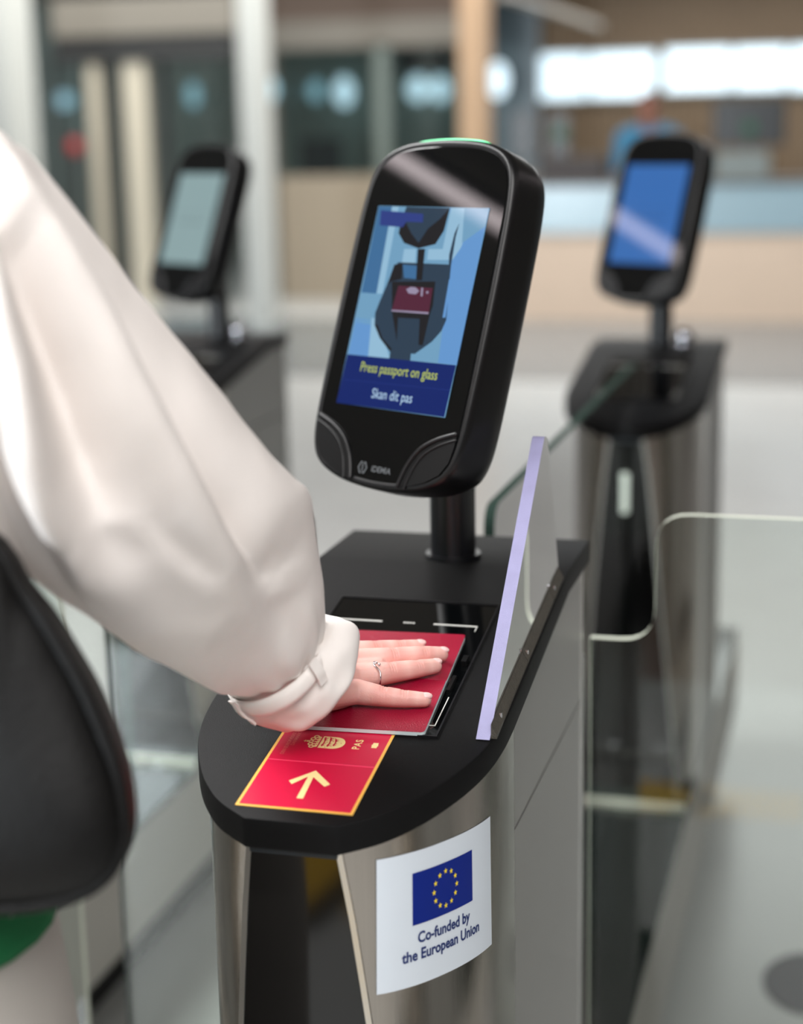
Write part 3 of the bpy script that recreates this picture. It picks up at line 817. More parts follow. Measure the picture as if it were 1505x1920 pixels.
# far kiosks (copies) -------------------------------------------------
FAR = [((0.0, 1.72, 0), 'far right steel kiosk with black top behind the glass gate', 'far right black face scanner with plain blue screen', (58, 108, 176), 0.0, 0.0),
       ((-.925, 1.74, 0), 'far left steel kiosk half hidden by the sleeve', 'far left black face scanner with pale grey screen', (140, 164, 166), 2.0, -.004)]
kiosk['group'] = 'passport kiosks'; scan['group'] = 'face scanners'
for loc, lk, ls, scol, tilt, dz in FAR:
    k2 = dup(pristine, loc, lk, 'passport kiosks'); k2.name = 'passport_kiosk'
    q = MB(); q.box((-.118, -.478, ZB * 0 + .331), (.118, -.464, .342), bev=.001); q.build('foot_trim', mat('pale_foot_trim', (205, 205, 190), .4), k2)
    for bx in (-.045, .05):
        q = MB(); q.tube([(bx, -.50, .331), (bx, -.50, .335)], .008, 12); q.build('floor_bolt', M_silver, k2)
    # small glowing pale box on the door
    q = MB(); q.box((-.012, -.466, .86), (.012, -.452, .93), bev=.004); q.build('door_glow', mat('door_glow', (190, 200, 190), .2, emit=(190, 200, 190), es=.5), k2)
    s2 = thing('face_scanner', ls, 'scanner', V(loc) + PB, 'face scanners')
    Rr = Matrix.Rotation(math.radians(-tilt), 4, SR)
    for ch in scan.children:
        if ch.name.split('.')[0] in ('display', 'maker_logo', 'display_picture', 'status_light'): continue
        c_ = ch.copy(); sc.collection.objects.link(c_); c_.parent = s2
        if not ch.name.startswith('pole') and not ch.name.startswith('tilt'):
            piv = SC - PB
            c_.matrix_local = Matrix.Translation(piv + V((0, 0, dz))) @ Rr @ Matrix.Translation(-piv)
    q = MB(); srect(q, -HW, -HH, HW, HH, .0003, 0); srect(q, -HW * .95, .01, HW * .95, .012, .0005, 1); srect(q, -HW * .6, -.01, HW * .6, -.004, .0005, 1)
    d_ = q.build('display', [emis('far_display', scol), emis('far_display_line', tuple(int(v * .9) for v in scol))], s2)
    d_.matrix_local = Matrix.Translation(SC - PB + V((0, 0, dz))) @ Rr @ Matrix.Translation(PB - SC)
    q = MB(); bp = V(loc) + V((.052, .02, ZB)); q.sphere(V((0, 0, .016)), .019); q.tube([(0, 0, 0), (0, 0, .004)], .02, 20)
    dm = q.build('camera_dome', M_silver, None, smooth=True); dm.location = bp
    tag(dm, 'small silver dome on the far %s kiosk top beside the pole' % ('right' if loc[0] == 0 else 'left'), 'camera dome', 'silver domes')
for loc, lk in (((-.925, 0, 0), 'steel kiosk left of the nearest one, outside the picture'), ((.925, 0, 0), 'steel kiosk right of the nearest one, outside the picture'), ((.925, 1.72, 0), 'far steel kiosk of the row outside the picture at right')):
    k2 = dup(pristine, loc, lk, 'passport kiosks'); k2.name = 'passport_kiosk'
for ch in list(pristine.children):
    for g in list(ch.children): bpy.data.objects.remove(g)
    bpy.data.objects.remove(ch)
bpy.data.objects.remove(pristine)

# plinths between the kiosks of a row -------------------------------------
M_ptop = mat('dark_green_glass_top', (34, 44, 41), .1)
M_pside = mat('pale_plinth_side', (178, 174, 167), .45)
for X, lb in ((0, 'long low plinth under the nearest and far right kiosks'), (-.925, 'long low plinth under the far left kiosk'), (.925, 'long low plinth of the next row, right of the frame')):
    t = thing('barrier_plinth', lb, 'plinth', (X, 0, 0), 'barrier plinths')
    q = MB(); q.box((-.124, -.455, .13), (.124, 2.4, .32), bev=.003); q.build('side_box', M_pside, t)
    q = MB(); q.box((-.122, -.453, .32), (.122, 2.398, .33)); q.build('top_plate', M_ptop, t)
    q = MB(); q.box((-.05, -.4, 0), (.05, 2.3, .13)); q.build('foot', M_gap, t)


# glass ------------------------------------------------------------------
def slab(name, poly, fn, h0, h1, parent=None, mats=(M_glass, M_edge)):
    q = MB(); q.prism(poly, fn, h0, h1, 0, 1); return q.build(name, list(mats), parent)
def rounded(pts, r, n=6):
    out = []; N = len(pts)
    for i in range(N):
        p = V((*pts[i], 0)); a = V((*pts[i - 1], 0)); c_ = V((*pts[(i + 1) % N], 0)); rr = r[i]
        if not rr: out.append(pts[i]); continue
        u = (a - p).normalized(); v_ = (c_ - p).normalized()
        A = p + u * rr; C_ = p + v_ * rr
        for k in range(n + 1):
            s = k / n; q_ = A * (1 - s) ** 2 + p * 2 * s * (1 - s) + C_ * s * s; out.append((q_.x, q_.y))
    return out
GY = .17
fnY = lambda a, b_, h: V((a, GY + h, b_))
def gate(x0, x1, x2, hinge, label):
    """x0 hinge side low part, x1 step, x2 free edge"""
    t = thing('glass_gate', label, 'gate', (0, 0, 0), 'glass gate leaves')
    s = 1 if x2 > x0 else -1
    xs = x0 + s * .068
    poly = [(x0, .36), (x2, .36), (x2, 1.11), (xs + 0, 1.11), (xs, .972), (x0, .972)]
    poly = rounded(poly, [0, .0, .02, .036, .036, 0])
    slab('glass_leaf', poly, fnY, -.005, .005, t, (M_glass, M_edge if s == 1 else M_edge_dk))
    return t
gate(.120, .19, .50, 1, 'right glass gate leaf beside the nearest kiosk with rounded step')
gate(-.120, -.19, -.4447, -1, 'left glass gate leaf beside the nearest kiosk under the sleeve')
gate(-.815, -.74, -.4995, 1, 'glass gate leaf at left edge meeting the one under the sleeve')
for x, lb in ((0, 'steel hinge post behind the nearest kiosk'), (-.925, 'steel hinge post of the left gate leaf')):
    q = MB(); q.tube([(x + .0, GY, .33), (x + .0, GY, 1.0)], .03, 20) if x == 0 else q.box((x - .1, GY - .05, .33), (x + .1, GY + .05, 1.0), bev=.005)
    if x == 0: q.box((-.112, GY - .015, .4), (.112, GY + .015, .95), bev=.004)
    tag(q.build('gate_post', M_panel, auto=40), lb, 'post')
fnX = lambda a, b_, h: V((h, a, b_))
for X, e, lb in ((0, 1.21, 'long clear glass panel between nearest and far right kiosks'), (-.925, 1.23, 'long clear glass panel in front of the far left kiosk')):
    poly = rounded([(.215, .332), (e, .332), (e, 1.03), (e + .19, 1.055), (e + .19, 1.099), (.215, 1.099)], [0, 0, 0, 0, .004, .03])
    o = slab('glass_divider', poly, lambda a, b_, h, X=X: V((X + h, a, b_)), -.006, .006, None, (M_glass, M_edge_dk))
    tag(o, lb, 'glass panel', 'glass panels along the rows')
# acrylic side shield on the kiosk
t = thing('acrylic_shield', 'clear triangular acrylic shield with violet edge on the kiosk top', 'shield')
tri = [(-.3285, zplate(-.3285) + .001), (-.020, zplate(-.020) + .001), (-.079, 1.232), (-.094, 1.236)]
tri = rounded(tri, [0, .004, .004, .004], 3)
q = MB(); q.prism(tri, lambda a, b_, h: V((h, a, b_)), .1085, .1195, 0, 1); q.build('shield_plate', [M_acr, M_acredge], t)
q = MB()
for a, c_ in ((-.325, -.20), (-.198, -.075), (-.073, -.025)):
    q.add([(x, y, zplate(y) + h) for y in (a, c_) for x, h in ((.1197, .0005), (.1245, .0005), (.1245, .0035), (.1197, .012))], [(0, 1, 2, 3), (4, 7, 6, 5), (0, 4, 5, 1), (1, 5, 6, 2), (2, 6, 7, 3), (3, 7, 4, 0)])
q.build('mounting_strip', mat('iridescent_strip', (74, 70, 62), .35, bump=1., bscale=900, var=.5, vscale=200), t)
for y in (-.30, -.19, -.06):
    q = MB(); q.tube([(.1215, y, zplate(y) + .004), (.1215, y, zplate(y) + .0095)], .0022, 10); q.build('screw', M_silver, t)

# ------------------------------------------------------------------ open passport on the reader
t = thing('open_passport', 'red passport lying open face down on the reader', 'passport', plate(0, -.24, 0))
LP = t.location.copy()
PX1a, PT0 = pl(795, 1375, .004); PX1b, PT1 = pl(873, 1190, .004)
#print('passport', PX1a, PT0, PX1b, PT1)
AX = V((PX1a - PX1b, PT0 - PT1)); ang = math.atan2(AX.x, -AX.y)
def ppt(a, b_, n):   # a: 0 right edge .. -.125 left, b: 0 near edge .. .176 far
    ca, sa = math.cos(ang), math.sin(ang)
    return plate(PX1a + a * ca - b_ * sa, PT0 + b_ * ca + a * sa, n) - LP
TL_ = AX.length
def cover(q, b0, b1, n_in, n_out, mi=0, th=.0008, lift=None):
    pts_ = rounded([(0, b0), (0, b1), (-.125, b1), (-.125, b0)], [.004 if b0 == 0 else 0, .004 if b0 > 0 else 0, .004 if b0 > 0 else 0, .004 if b0 == 0 else 0], 4)
    q.prism(pts_, lambda a, b_, h: ppt(a, b_, h + (lift(a, b_) if lift else 0)), n_in, n_out, mi)
FOLD = .0885 * TL_ / .1765
q = MB(); cover(q, 0, FOLD - .0004, .0046, .0050); cover(q, FOLD + .0004, TL_, .0036, .0041); q.build('cover', M_pass, t)
q = MB(); q.tube([ppt(-.001, FOLD, .0040), ppt(-.124, FOLD, .0040)], .0012, 8); q.build('spine', M_pass, t, smooth=True)
q = MB(); cover(q, 0, FOLD, .0014, .0046); cover(q, FOLD, TL_ - .001, .0014, .0036)
q.v = [v for v in q.v]; q.build('pages', M_page, t)
cpx = (-.0700, FOLD + .049)
q0 = MB()
crest(lambda a, b_, l: ppt(cpx[0] - b_ * .0245, cpx[1] + a * .0245, .0048 + l), M_foil, M_pass, t, .0001)
q = MB(); put_text(q, 'PAS', .012, lambda a, b_: ppt(-.030 - b_, cpx[1] + a, .0048), bold=.02, sp=1.15); q.build('gold_lettering', M_foil, t)

# ------------------------------------------------------------------ person
def remesh(mb, vox, name, mats, parent, sm=6):
    o = mb.build(name, mats, parent)
    md = o.modifiers.new('r', 'REMESH'); md.mode = 'VOXEL'; md.voxel_size = vox; md.use_smooth_shade = True
    if sm:
        s = o.modifiers.new('s', 'SMOOTH'); s.iterations = sm; s.factor = .5
    dg = bpy.context.evaluated_depsgraph_get(); me = bpy.data.meshes.new_from_object(o.evaluated_get(dg))
    o.modifiers.clear(); o.data = me; return o


def bone(q, a, c_, ra, rb, step=None, sx=1.):
    a = V(a); c_ = V(c_); L = (c_ - a).length; n = max(2, int(L / (min(ra, rb) * .28)))
    for k in range(n + 1):
        u = k / n; r = ra + (rb - ra) * u
        q.sphere(a.lerp(c_, u), r, seg=14, rg=9)


PEL = V((-.275, -.66, .93))
person = thing('person', 'person in cream coat pressing a hand on the passport', 'person', (PEL.x, PEL.y, 0))
PO = person.location.copy()
def W(p): return V(p) - PO
# hand, built on the plate
def HP(x, y, n): a, b_ = pl(x, y, n); return plate(a, b_, n)
fing = {
    'index': [((784, 1213), .0125, .0058), ((750, 1216), .0145, .0068), ((705, 1220), .0170, .0080), ((652, 1226), .0190, .0098)],
    'middle': [((826, 1227), .0120, .0060), ((794, 1228), .0150, .0070), ((737, 1234), .0180, .0083), ((656, 1243), .0210, .0105)],
    'ring': [((814, 1249), .0118, .0059), ((782, 1254), .0145, .0069), ((733, 1261), .0165, .0082), ((662, 1270), .0195, .0102)],
    'pinky': [((795, 1312), .0115, .0055), ((757, 1310), .0135, .0066), ((719, 1306), .0150, .0076), ((668, 1297), .0170, .0094)]}
J = {k: [HP(p[0], p[1], n) for p, n, r in v] for k, v in fing.items()}
wr = HP(572, 1262, .040)
#print('wrist', wr, 'depth', (wr - CAM).dot(CF))
hb = MB()
for k, v in fing.items():
    for i in range(3): bone(hb, W(J[k][i]), W(J[k][i + 1]), v[i][2] * 1.13, v[i + 1][2] * 1.13)
for k, off, r in (('index', (.012, .017), .0125), ('middle', (.004, .020), .013), ('ring', (-.006, .018), .0125), ('pinky', (-.016, .010), .0115)):
    end = wr + TT * off[0] + NN * (off[1] - .022)
    bone(hb, W(J[k][3]), W(end), fing[k][3][2] * 1.12, r + .003)
# fill the palm, web and heel of the hand
for a, c_ in (('index', 'middle'), ('middle', 'ring'), ('ring', 'pinky')):
    m0 = (J[a][3] + J[c_][3]) / 2 - NN * .003; bone(hb, W(m0), W(wr - NN * .004), .0085, .016)
ph = J['pinky'][3]; bone(hb, W(ph - V((.012, 0, 0)) - NN * .002), W(wr - TT * .026 - NN * .010), .0125, .016)
# thumb on the far side, hidden by the cuff
th0 = wr + TT * .02 - NN * .012; th1 = HP(640, 1212, .016) + TT * .004; 
tb = [wr + TT * .018 - NN * .014, wr + TT * .045 + V((.022, 0, 0)) - NN * .020, wr + TT * .062 + V((.042, 0, 0)) - NN * .023]
bone(hb, W(tb[0]), W(tb[1]), .0125, .0105); bone(hb, W(tb[1]), W(tb[2]), .0102, .0085)
# forearm and upper arm inside the sleeve
ELB = at(330, 900, 1.16); SHO = at(-60, 420, 1.03)
bone(hb, W(wr), W(wr.lerp(ELB, .25)), .021, .027)
hand = remesh(hb, .00092, 'body', M_skin, person, 8)
me = hand.data
# nails
for k in J:
    tip, dip = J[k][0], J[k][1]; d = (tip - dip).normalized(); rr = fing[k][0][2] * 1.1
    side = d.cross(NN).normalized(); up = side.cross(d).normalized()
    R_ = Matrix((d, side, up)).transposed()
    c_ = tip + d * .0012 + up * (rr * .62)
    if k == 'pinky': up2 = (up * .8 + side * -.0).normalized()
    q = MB(); q.sphere(W(c_), rr, seg=16, rg=10, sc_=(.92, .68, .42), R=R_); q.build('fingernail', M_nail, person, smooth=True)
# rest of the body (joined into the same mesh)
bb = MB()
def B(a, c_, r0, r1): bone(bb, W(a), W(c_), r0, r1)
NK = V((-.29, -.665, 1.46)); HD = NK + V((.015, .03, .14)); LS = V((-.46, -.69, 1.40))
B(wr.lerp(ELB, .18), ELB, .026, .036); B(ELB, SHO, .036, .045); B(SHO, NK - V((0, 0, .05)), .045, .05); B(LS, NK - V((0, 0, .05)), .045, .05)
B(NK - V((0, 0, .06)), NK + V((.008, .012, .06)), .052, .048)
for dx in (-.07, 0, .07): B(V((-.28 + dx, -.66, 1.33)), V((-.28 + dx * .8, -.66, 1.08)), .085, .08); B(V((-.28 + dx * .8, -.66, 1.08)), V((-.28 + dx, -.66, .95)), .08, .09)
LE = LS + V((-.05, -.02, -.28)); LH = LE + V((.03, .10, -.22)); B(LS, LE, .045, .036); B(LE, LH, .034, .023)
for k in range(4):
    b0 = LH + V((-.012 + k * .004, .012 - .02 * k + .02, -.07)); B(LH, b0, .018, .011); B(b0, b0 + V((.004, .012, -.06 + .006 * abs(k - 1))), .009, .007)
B(LH + V((.01, .02, -.02)), LH + V((.03, .045, -.06)), .012, .009)
for s in (-1, 1):
    hip = V((-.28 + s * .09, -.66, .92)); kn_ = V((-.28 + s * .10, -.65, .49)); an_ = V((-.28 + s * .10, -.68, .09))
    B(hip, kn_, .085, .055); B(kn_, an_, .053, .035); B(an_ - V((0, .03, .045)), an_ + V((0, .15, -.055)), .034, .028)
def E(c_, r, s3): bb.sphere(W(c_), r, seg=24, rg=16, sc_=s3)
E(HD + V((0, -.01, .03)), .095, (.80, 1.0, .98)); E(HD + V((0, .035, -.035)), .07, (.82, .85, .95)); E(HD + V((0, .062, -.075)), .03, (.9, .8, .7))
for s in (-1, 1): E(HD + V((s * .074, -.005, .0)), .026, (.35, .7, 1.05)); E(HD + V((s * .036, .07, -.025)), .026, (1, .6, .8))
bone(bb, W(HD + V((0, .085, .015))), W(HD + V((0, .100, -.018))), .008, .0115)
E(HD + V((0, .080, -.048)), .02, (1.2, .5, .38))
body2 = remesh(bb, .007, 'torso_tmp', M_skin, person, 4)
n1 = len(me.vertices)
bm = bmesh.new(); bm.from_mesh(me); bm.from_mesh(body2.data)
nm = bpy.data.meshes.new('body'); bm.to_mesh(nm); bm.free(); nm.materials.append(M_skin)
for p in nm.polygons: p.use_smooth = True
hand.data = nm; bpy.data.objects.remove(body2)
# knuckle creases and flush colour
me = hand.data
at_ = me.attributes.new('flush', 'FLOAT', 'POINT')
kn = []
for k in J:
    v = J[k]
    kn.append((W(v[1]), .0055, .8, (v[0] - v[1]).normalized(), .0072)); kn.append((W(v[2]), .008, 1., (v[1] - v[2]).normalized(), .0085))
    kn.append((W(v[3]), .011, .35, (v[2] - v[3]).normalized(), .0))
    kn.append((W(v[0]) + (v[0] - v[1]).normalized() * .004, .005, .55, V((0, 0, 1)), 0))
vals = []
nl = [n.vector.copy() for n in me.vertex_normals]
for i, v in enumerate(me.vertices):
    f = .0; co = v.co
    for c_, r, s, d, rr in kn:
        q_ = co - c_; D = q_.length
        if D < .03: f = max(f, s * math.exp(-(max(0, D - .0075) / (r * .75)) ** 2))
        if rr and D < .0145 and nl[i].dot(NN) > .05:
            al = q_.dot(d)
            g = 0
            for o_, dep in ((0, 1.), (.0019, .7), (-.0021, .7)):
                g += dep * math.exp(-((al - o_) / .00065) ** 2)
            v.co = v.co - nl[i] * (.0010 * g * max(0, nl[i].dot(NN)))
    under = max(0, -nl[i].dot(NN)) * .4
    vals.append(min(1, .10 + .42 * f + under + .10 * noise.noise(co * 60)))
at_.data.foreach_set('value', vals)

for s in (-1, 1):
    q = MB(); q.sphere(W(HD + V((s * .034, .0745, .005))), .0125, sc_=(1.1, .7, .7)); q.build('eye', mat('eye_white', (225, 222, 218), .2), person, smooth=True)
    q = MB(); q.sphere(W(HD + V((s * .034, .0830, .005))), .0048, sc_=(1, .4, 1)); q.build('iris', mat('brown_iris', (60, 40, 28), .2), person, smooth=True)
q = MB(); q.sphere(W(HD + V((0, -.028, .05))), .105, seg=28, rg=18, sc_=(.86, .98, .92)); q.sphere(W(HD + V((0, -.065, -.03))), .08, sc_=(1.0, .72, 1.5))
remesh(q, .007, 'hair', M_hair, person, 6)
# coat body, sweater hem, trousers, shoes
def shell(q, secs, seg=40):
    R_ = []
    for (c_, rx, ry) in catmull_secs(secs): R_.append([W(c_) + V((rx * math.cos(2 * PI * k / seg), ry * math.sin(2 * PI * k / seg), 0)) for k in range(seg)])
    q.loft(R_)
def catmull_secs(secs):
    P_ = catmull([s[0] for s in secs], 5); A_ = catmull([(s[1], s[2], 0) for s in secs], 5)
    return [(p, a.x, a.y) for p, a in zip(P_, A_)]
BX = -.29
q = MB(); shell(q, [(V((BX, -.665, 1.44)), .09, .07), (V((BX, -.665, 1.40)), .17, .10), (V((BX, -.665, 1.30)), .19, .125), (V((BX, -.665, 1.15)), .185, .13), (V((BX, -.665, 1.075)), .19, .14)]); q.build('coat', M_jacket, person, smooth=True)
q = MB(); shell(q, [(V((BX - .02, -.66, 1.12)), .17, .13), (V((BX - .03, -.665, 1.06)), .205, .16), (V((BX - .035, -.665, 1.006)), .226, .168)]); q.build('sweater_hem', M_green, person, smooth=True)
q = MB(); shell(q, [(V((BX + .0, -.66, 1.03)), .185, .14), (V((BX, -.66, .90)), .20, .15), (V((BX, -.66, .80)), .205, .14), (V((BX, -.66, .74)), .19, .11), (V((BX, -.66, .70)), .12, .06)])
for s in (-1, 1):
    shell(q, [(V((BX + s * .095, -.66, .90)), .09, .10), (V((BX + s * .098, -.66, .78)), .108, .132), (V((BX + s * .105, -.655, .5)), .09, .095), (V((BX + s * .105, -.67, .12)), .075, .085), (V((BX + s * .105, -.67, .07)), .073, .082)])
q.build('trousers', M_trouser, person, smooth=True)
for s in (-1, 1):
    q = MB(); q.sphere(W(V((BX + s * .105, -.60, .045))), .045, sc_=(1.0, 2.7, .95)); q.build('shoe', M_shoe, person, smooth=True)
# left sleeve
q = MB(); q.tube([W(LS + V((.03, 0, .01))), W(LS), W(LE), W(LH + V((0, 0, .02)))], [.075, .085, .085, .05], 28); q.build('left_sleeve', M_jacket, person, smooth=True)

# --- big right sleeve
D0 = 1.0
secs = [  # upper contour px, lower contour px, depth, half thickness
    ((-300, 300), (-420, 800), 1, .075),
    ((-170, 238), (-330, 930), 1.01, .090),
    ((-60, 240), (-210, 985), 1.02, .100),
    ((30, 262), (-110, 1005), 1.03, .105),
    ((85, 312), (-30, 1020), 1.045, .105),
    ((150, 400), (30, 1062), 1.06, .102),
    ((215, 488), (90, 1108), 1.08, .10),
    ((300, 598), (150, 1152), 1.105, .098),
    ((395, 712), (215, 1195), 1.135, .095),
    ((480, 818), (285, 1235), 1.17, .090),
    ((548, 890), (345, 1266), 1.2, .083),
    ((580, 922), (378, 1283), 1.225, .076),
    ((590, 985), (398, 1294), 1.245, .069),
    ((600, 1050), (410, 1300), 1.265, .062),
    ((609, 1110), (420, 1300), 1.28, .056),
    ((611, 1165), (436, 1296), 1.295, .050),
    ((604, 1195), (452, 1292), 1.305, .044)]
def sec3(secs):
    out = []
    for (u, l, d, w_) in secs: out.append((at(*u, d), at(*l, d), w_))
    return out
folds = [  # (polyline px, depth, width)
    ([(40, 280), (78, 349), (133, 439), (199, 554), (266, 687), (338, 820), (411, 953), (459, 1043), (482, 1120)], .055, 72, 1),
    ([(-20, 420), (0, 463), (36, 578), (66, 675), (90, 783), (120, 904), (160, 1010)], .052, 70, 1),
    ([(-60, 700), (-20, 800), (20, 900), (70, 1000), (130, 1080)], .030, 60, -1),
    ([(430, 1150), (470, 1100), (540, 1050), (585, 1030)], .005, 30, 1),
    ([(470, 1180), (520, 1120), (590, 1075)], .004, 26, -1),
    ([(300, 1010), (350, 1060), (420, 1100)], .006, 44, 1)]
def fold_disp(x, y):
    tot = 0
    for pts_, dep, wd, sg in folds:
        best = None
        for i in range(len(pts_) - 1):
            ax, ay = pts_[i]; bx, by = pts_[i + 1]; ex, ey = bx - ax, by - ay; L2 = ex * ex + ey * ey
            u = ((x - ax) * ex + (y - ay) * ey) / L2; uu = min(1, max(0, u))
            qx, qy = ax + ex * uu, ay + ey * uu; D = math.hypot(x - qx, y - qy)
            if best is None or D < best[0]:
                s = (ex * (y - ay) - ey * (x - ax)) / math.sqrt(L2); tt = (i + uu) / (len(pts_) - 1); best = (D, s, tt, u < 0 or u > 1)
        D, s, tt, o_ = best; s *= sg
        env = math.sin(PI * min(1, max(0, tt * .86 + .10))) ** .6 * (math.exp(-((D - abs(s)) / wd) ** 2))
        # valley right of the line (s<0), gentle ridge left of it
        sg_ = 1 / (1 + math.exp(-max(-30, min(30, s / 9))))
        v_ = dep * (.6 * math.exp(-(s / (wd * 1.1)) ** 2) * sg_ - math.exp(-(s / (wd * 1.25)) ** 2) * (1 - sg_))
        tot += v_ * env
    return tot
def WD(c_, Vv, beta):
    v = CAM - c_; v = (v - Vv * (v.dot(Vv) / Vv.length_squared)).normalized()
    d = Vv.normalized().cross(v)
    if d.dot(CR) - d.dot(CU) < 0: d.negate()
    return v + d * beta
def sleeve_mesh(secs, per, seg, fold=True, wr_amp=.0015):
    S3 = sec3(secs)
    Us = catmull([s[0] for s in S3], per); Ls = catmull([s[1] for s in S3], per); Ws = catmull([(s[2], 0, 0) for s in S3], per)
    C_ = [(u + l) / 2 for u, l in zip(Us, Ls)]; rings = []
    for i in range(len(Us)):
        ax = (C_[min(i + 1, len(C_) - 1)] - C_[max(i - 1, 0)]).normalized()
        Vv = (Us[i] - Ls[i]) / 2; Wd_ = WD(C_[i], Vv, .38 * max(0, (i / len(Us) - .72) / .28) ** 1.3)
        if Wd_.dot(CAM - C_[i]) < 0: Wd_.negate()
        ring = []
        for k in range(seg):
            th = 2 * PI * k / seg
            dr = (Vv * math.cos(th) + Wd_ * Ws[i].x * math.sin(th)); P_ = C_[i] + dr
            n_ = (Vv.normalized() * math.cos(th) / max(Vv.length, .01) + Wd_ * math.sin(th) / max(Ws[i].x, .01)).normalized()
            if fold:
                x, y = px(P_); fr = max(0, math.sin(th)) ** .7 if math.sin(th) > 0 else 0
                dsp = fold_disp(x, y) * fr
                dsp += noise.noise(P_ * 9) * .004 + noise.noise(V((P_.x * 28, P_.y * 28, P_.z * 28))) * wr_amp
                end = i / len(Us)
                if end > .82: dsp += math.sin(th * 11 + noise.noise(P_ * 20) * 4) * .0022 * (end - .82) / .18
                P_ = P_ + n_ * dsp
            ring.append(P_ - PO)
        rings.append(ring)
    return rings
R_ = sleeve_mesh(secs, 10, 210)
q = MB(); q.loft(R_); slv = q.build('sleeve', M_jacket, person, smooth=True)
# cuff : soft band with rolled rim
cuff = [((600, 1160), (416, 1286), 1.308, .044), ((606, 1170), (424, 1296), 1.313, .045), ((624, 1160), (438, 1312), 1.318, .047), ((650, 1168), (455, 1338), 1.322, .048), ((662, 1192), (496, 1354), 1.325, .047), ((664, 1214), (524, 1361), 1.327, .045),
        ((658, 1226), (542, 1360), 1.329, .041), ((648, 1230), (548, 1352), 1.329, .038), ((636, 1228), (540, 1338), 1.325, .035), ((610, 1215), (510, 1318), 1.319, .033)]
S3 = sec3(cuff); Us = catmull([s[0] for s in S3], 6); Ls = catmull([s[1] for s in S3], 6); Ws = catmull([(s[2], 0, 0) for s in S3], 6)
rings = []; CAX = (wr - ELB).normalized()
CAX = (at(640, 1290, 1.24) - at(500, 1170, 1.20)).normalized()
for i in range(len(Us)):
    c_ = (Us[i] + Ls[i]) / 2; Vv = (Us[i] - Ls[i]) / 2; Wd_ = WD(c_, Vv, .42)
    if Wd_.dot(CAM - c_) < 0: Wd_.negate()
    ring = []
    for k in range(130):
        th = 2 * PI * k / 130; P_ = c_ + Vv * math.cos(th) + Wd_ * Ws[i].x * math.sin(th); n_ = (P_ - c_).normalized()
        P_ += n_ * (noise.noise(P_ * 55) * .0030 + noise.noise(P_ * 22) * .004 + math.sin(th * 9 + 3 * noise.noise(P_ * 12)) * .0008)
        ring.append(P_ - PO)
    rings.append(ring)
q = MB(); q.loft(rings, cap=False); cf = q.build('cuff', M_jacket, person, smooth=True)
# strap round the wrist
st = [((606, 1178), (424, 1296), 1.311, .0491), ((612, 1186), (430, 1306), 1.314, .0508), ((616, 1196), (440, 1316), 1.316, .0508), ((614, 1204), (450, 1322), 1.317, .0491)]
S3 = sec3(st); rings = []
for u, l, w_ in S3:
    c_ = (u + l) / 2; Vv = (u - l) / 2; Wd_ = WD(c_, Vv, .42)
    if Wd_.dot(CAM - c_) < 0: Wd_.negate()
    rings.append([c_ + Vv * 1.0 * math.cos(2 * PI * k / 100) + Wd_ * (w_ + .0045) * math.sin(2 * PI * k / 100) - PO for k in range(100)])
rin = [[p + ((sum(r, V()) / len(r)) - p) * .05 for p in r] for r in rings]
q = MB(); q.loft(rings + list(reversed(rin)), closed=True); stp = q.build('cuff_strap', M_jacket, cf, smooth=True)
for th in (1.0, 2.62):
    q = MB(); k = int(th / (2 * PI) * 100)
    pth = [rings[0][k].lerp(rings[0][k + 3], 0), rings[1][k], rings[2][k], rings[3][k]]
    cen = sum(rings[1], V()) / 100
    out_ = [p + (p - cen).normalized() * .0025 for p in pth]
    side = (rings[1][(k + 3) % 100] - rings[1][k]).normalized() * .0045
    a_ = [out_[0] + (out_[0] - out_[3]) * .25] + out_ + [out_[3] + (out_[3] - out_[0]) * .25]
    q.loft([[p - side, p + side, p + side + (p - cen).normalized() * .002, p - side + (p - cen).normalized() * .002] for p in a_])
    q.build('strap_loop', M_jacket, cf, auto=50)

# ring on the ring finger
ra, rb_ = J['ring'][2], J['ring'][3]
rc = HP(705, 1268, .0178); rd_ = (J['ring'][2] - J['ring'][3]).normalized(); s1 = rd_.cross(NN).normalized(); s2_ = s1.cross(rd_)
pts_ = []
for k in range(48):
    an = 2 * PI * k / 48; rad = .0110 + .0002 * math.sin(5 * an)
    top_ = max(0, math.sin(an)) ** 2
    pts_.append(rc + s1 * rad * math.cos(an) * 1.02 + s2_ * rad * math.sin(an) * .97 + rd_ * (.0022 * math.sin(3 * an) * top_))
q = MB(); q.tube([p - rc for p in pts_], .00062, 8, closed=True)
rg = q.build('finger_ring', M_silver, None, smooth=True); rg.location = rc
tag(rg, 'thin silver wave ring on the hand pressing the passport', 'ring')
q = MB(); tp = s2_ * .0111 
q.tube([tp + rd_ * (.0016 * math.cos(a)) + s1 * (-.003 + .0016 * math.sin(a)) for a in [2 * PI * k / 16 for k in range(16)]], .0005, 6, closed=True); q.sphere(tp + rd_ * .0022 + s1 * .0012, .0011)
q.build('ring_curl', M_silver, rg, smooth=True)

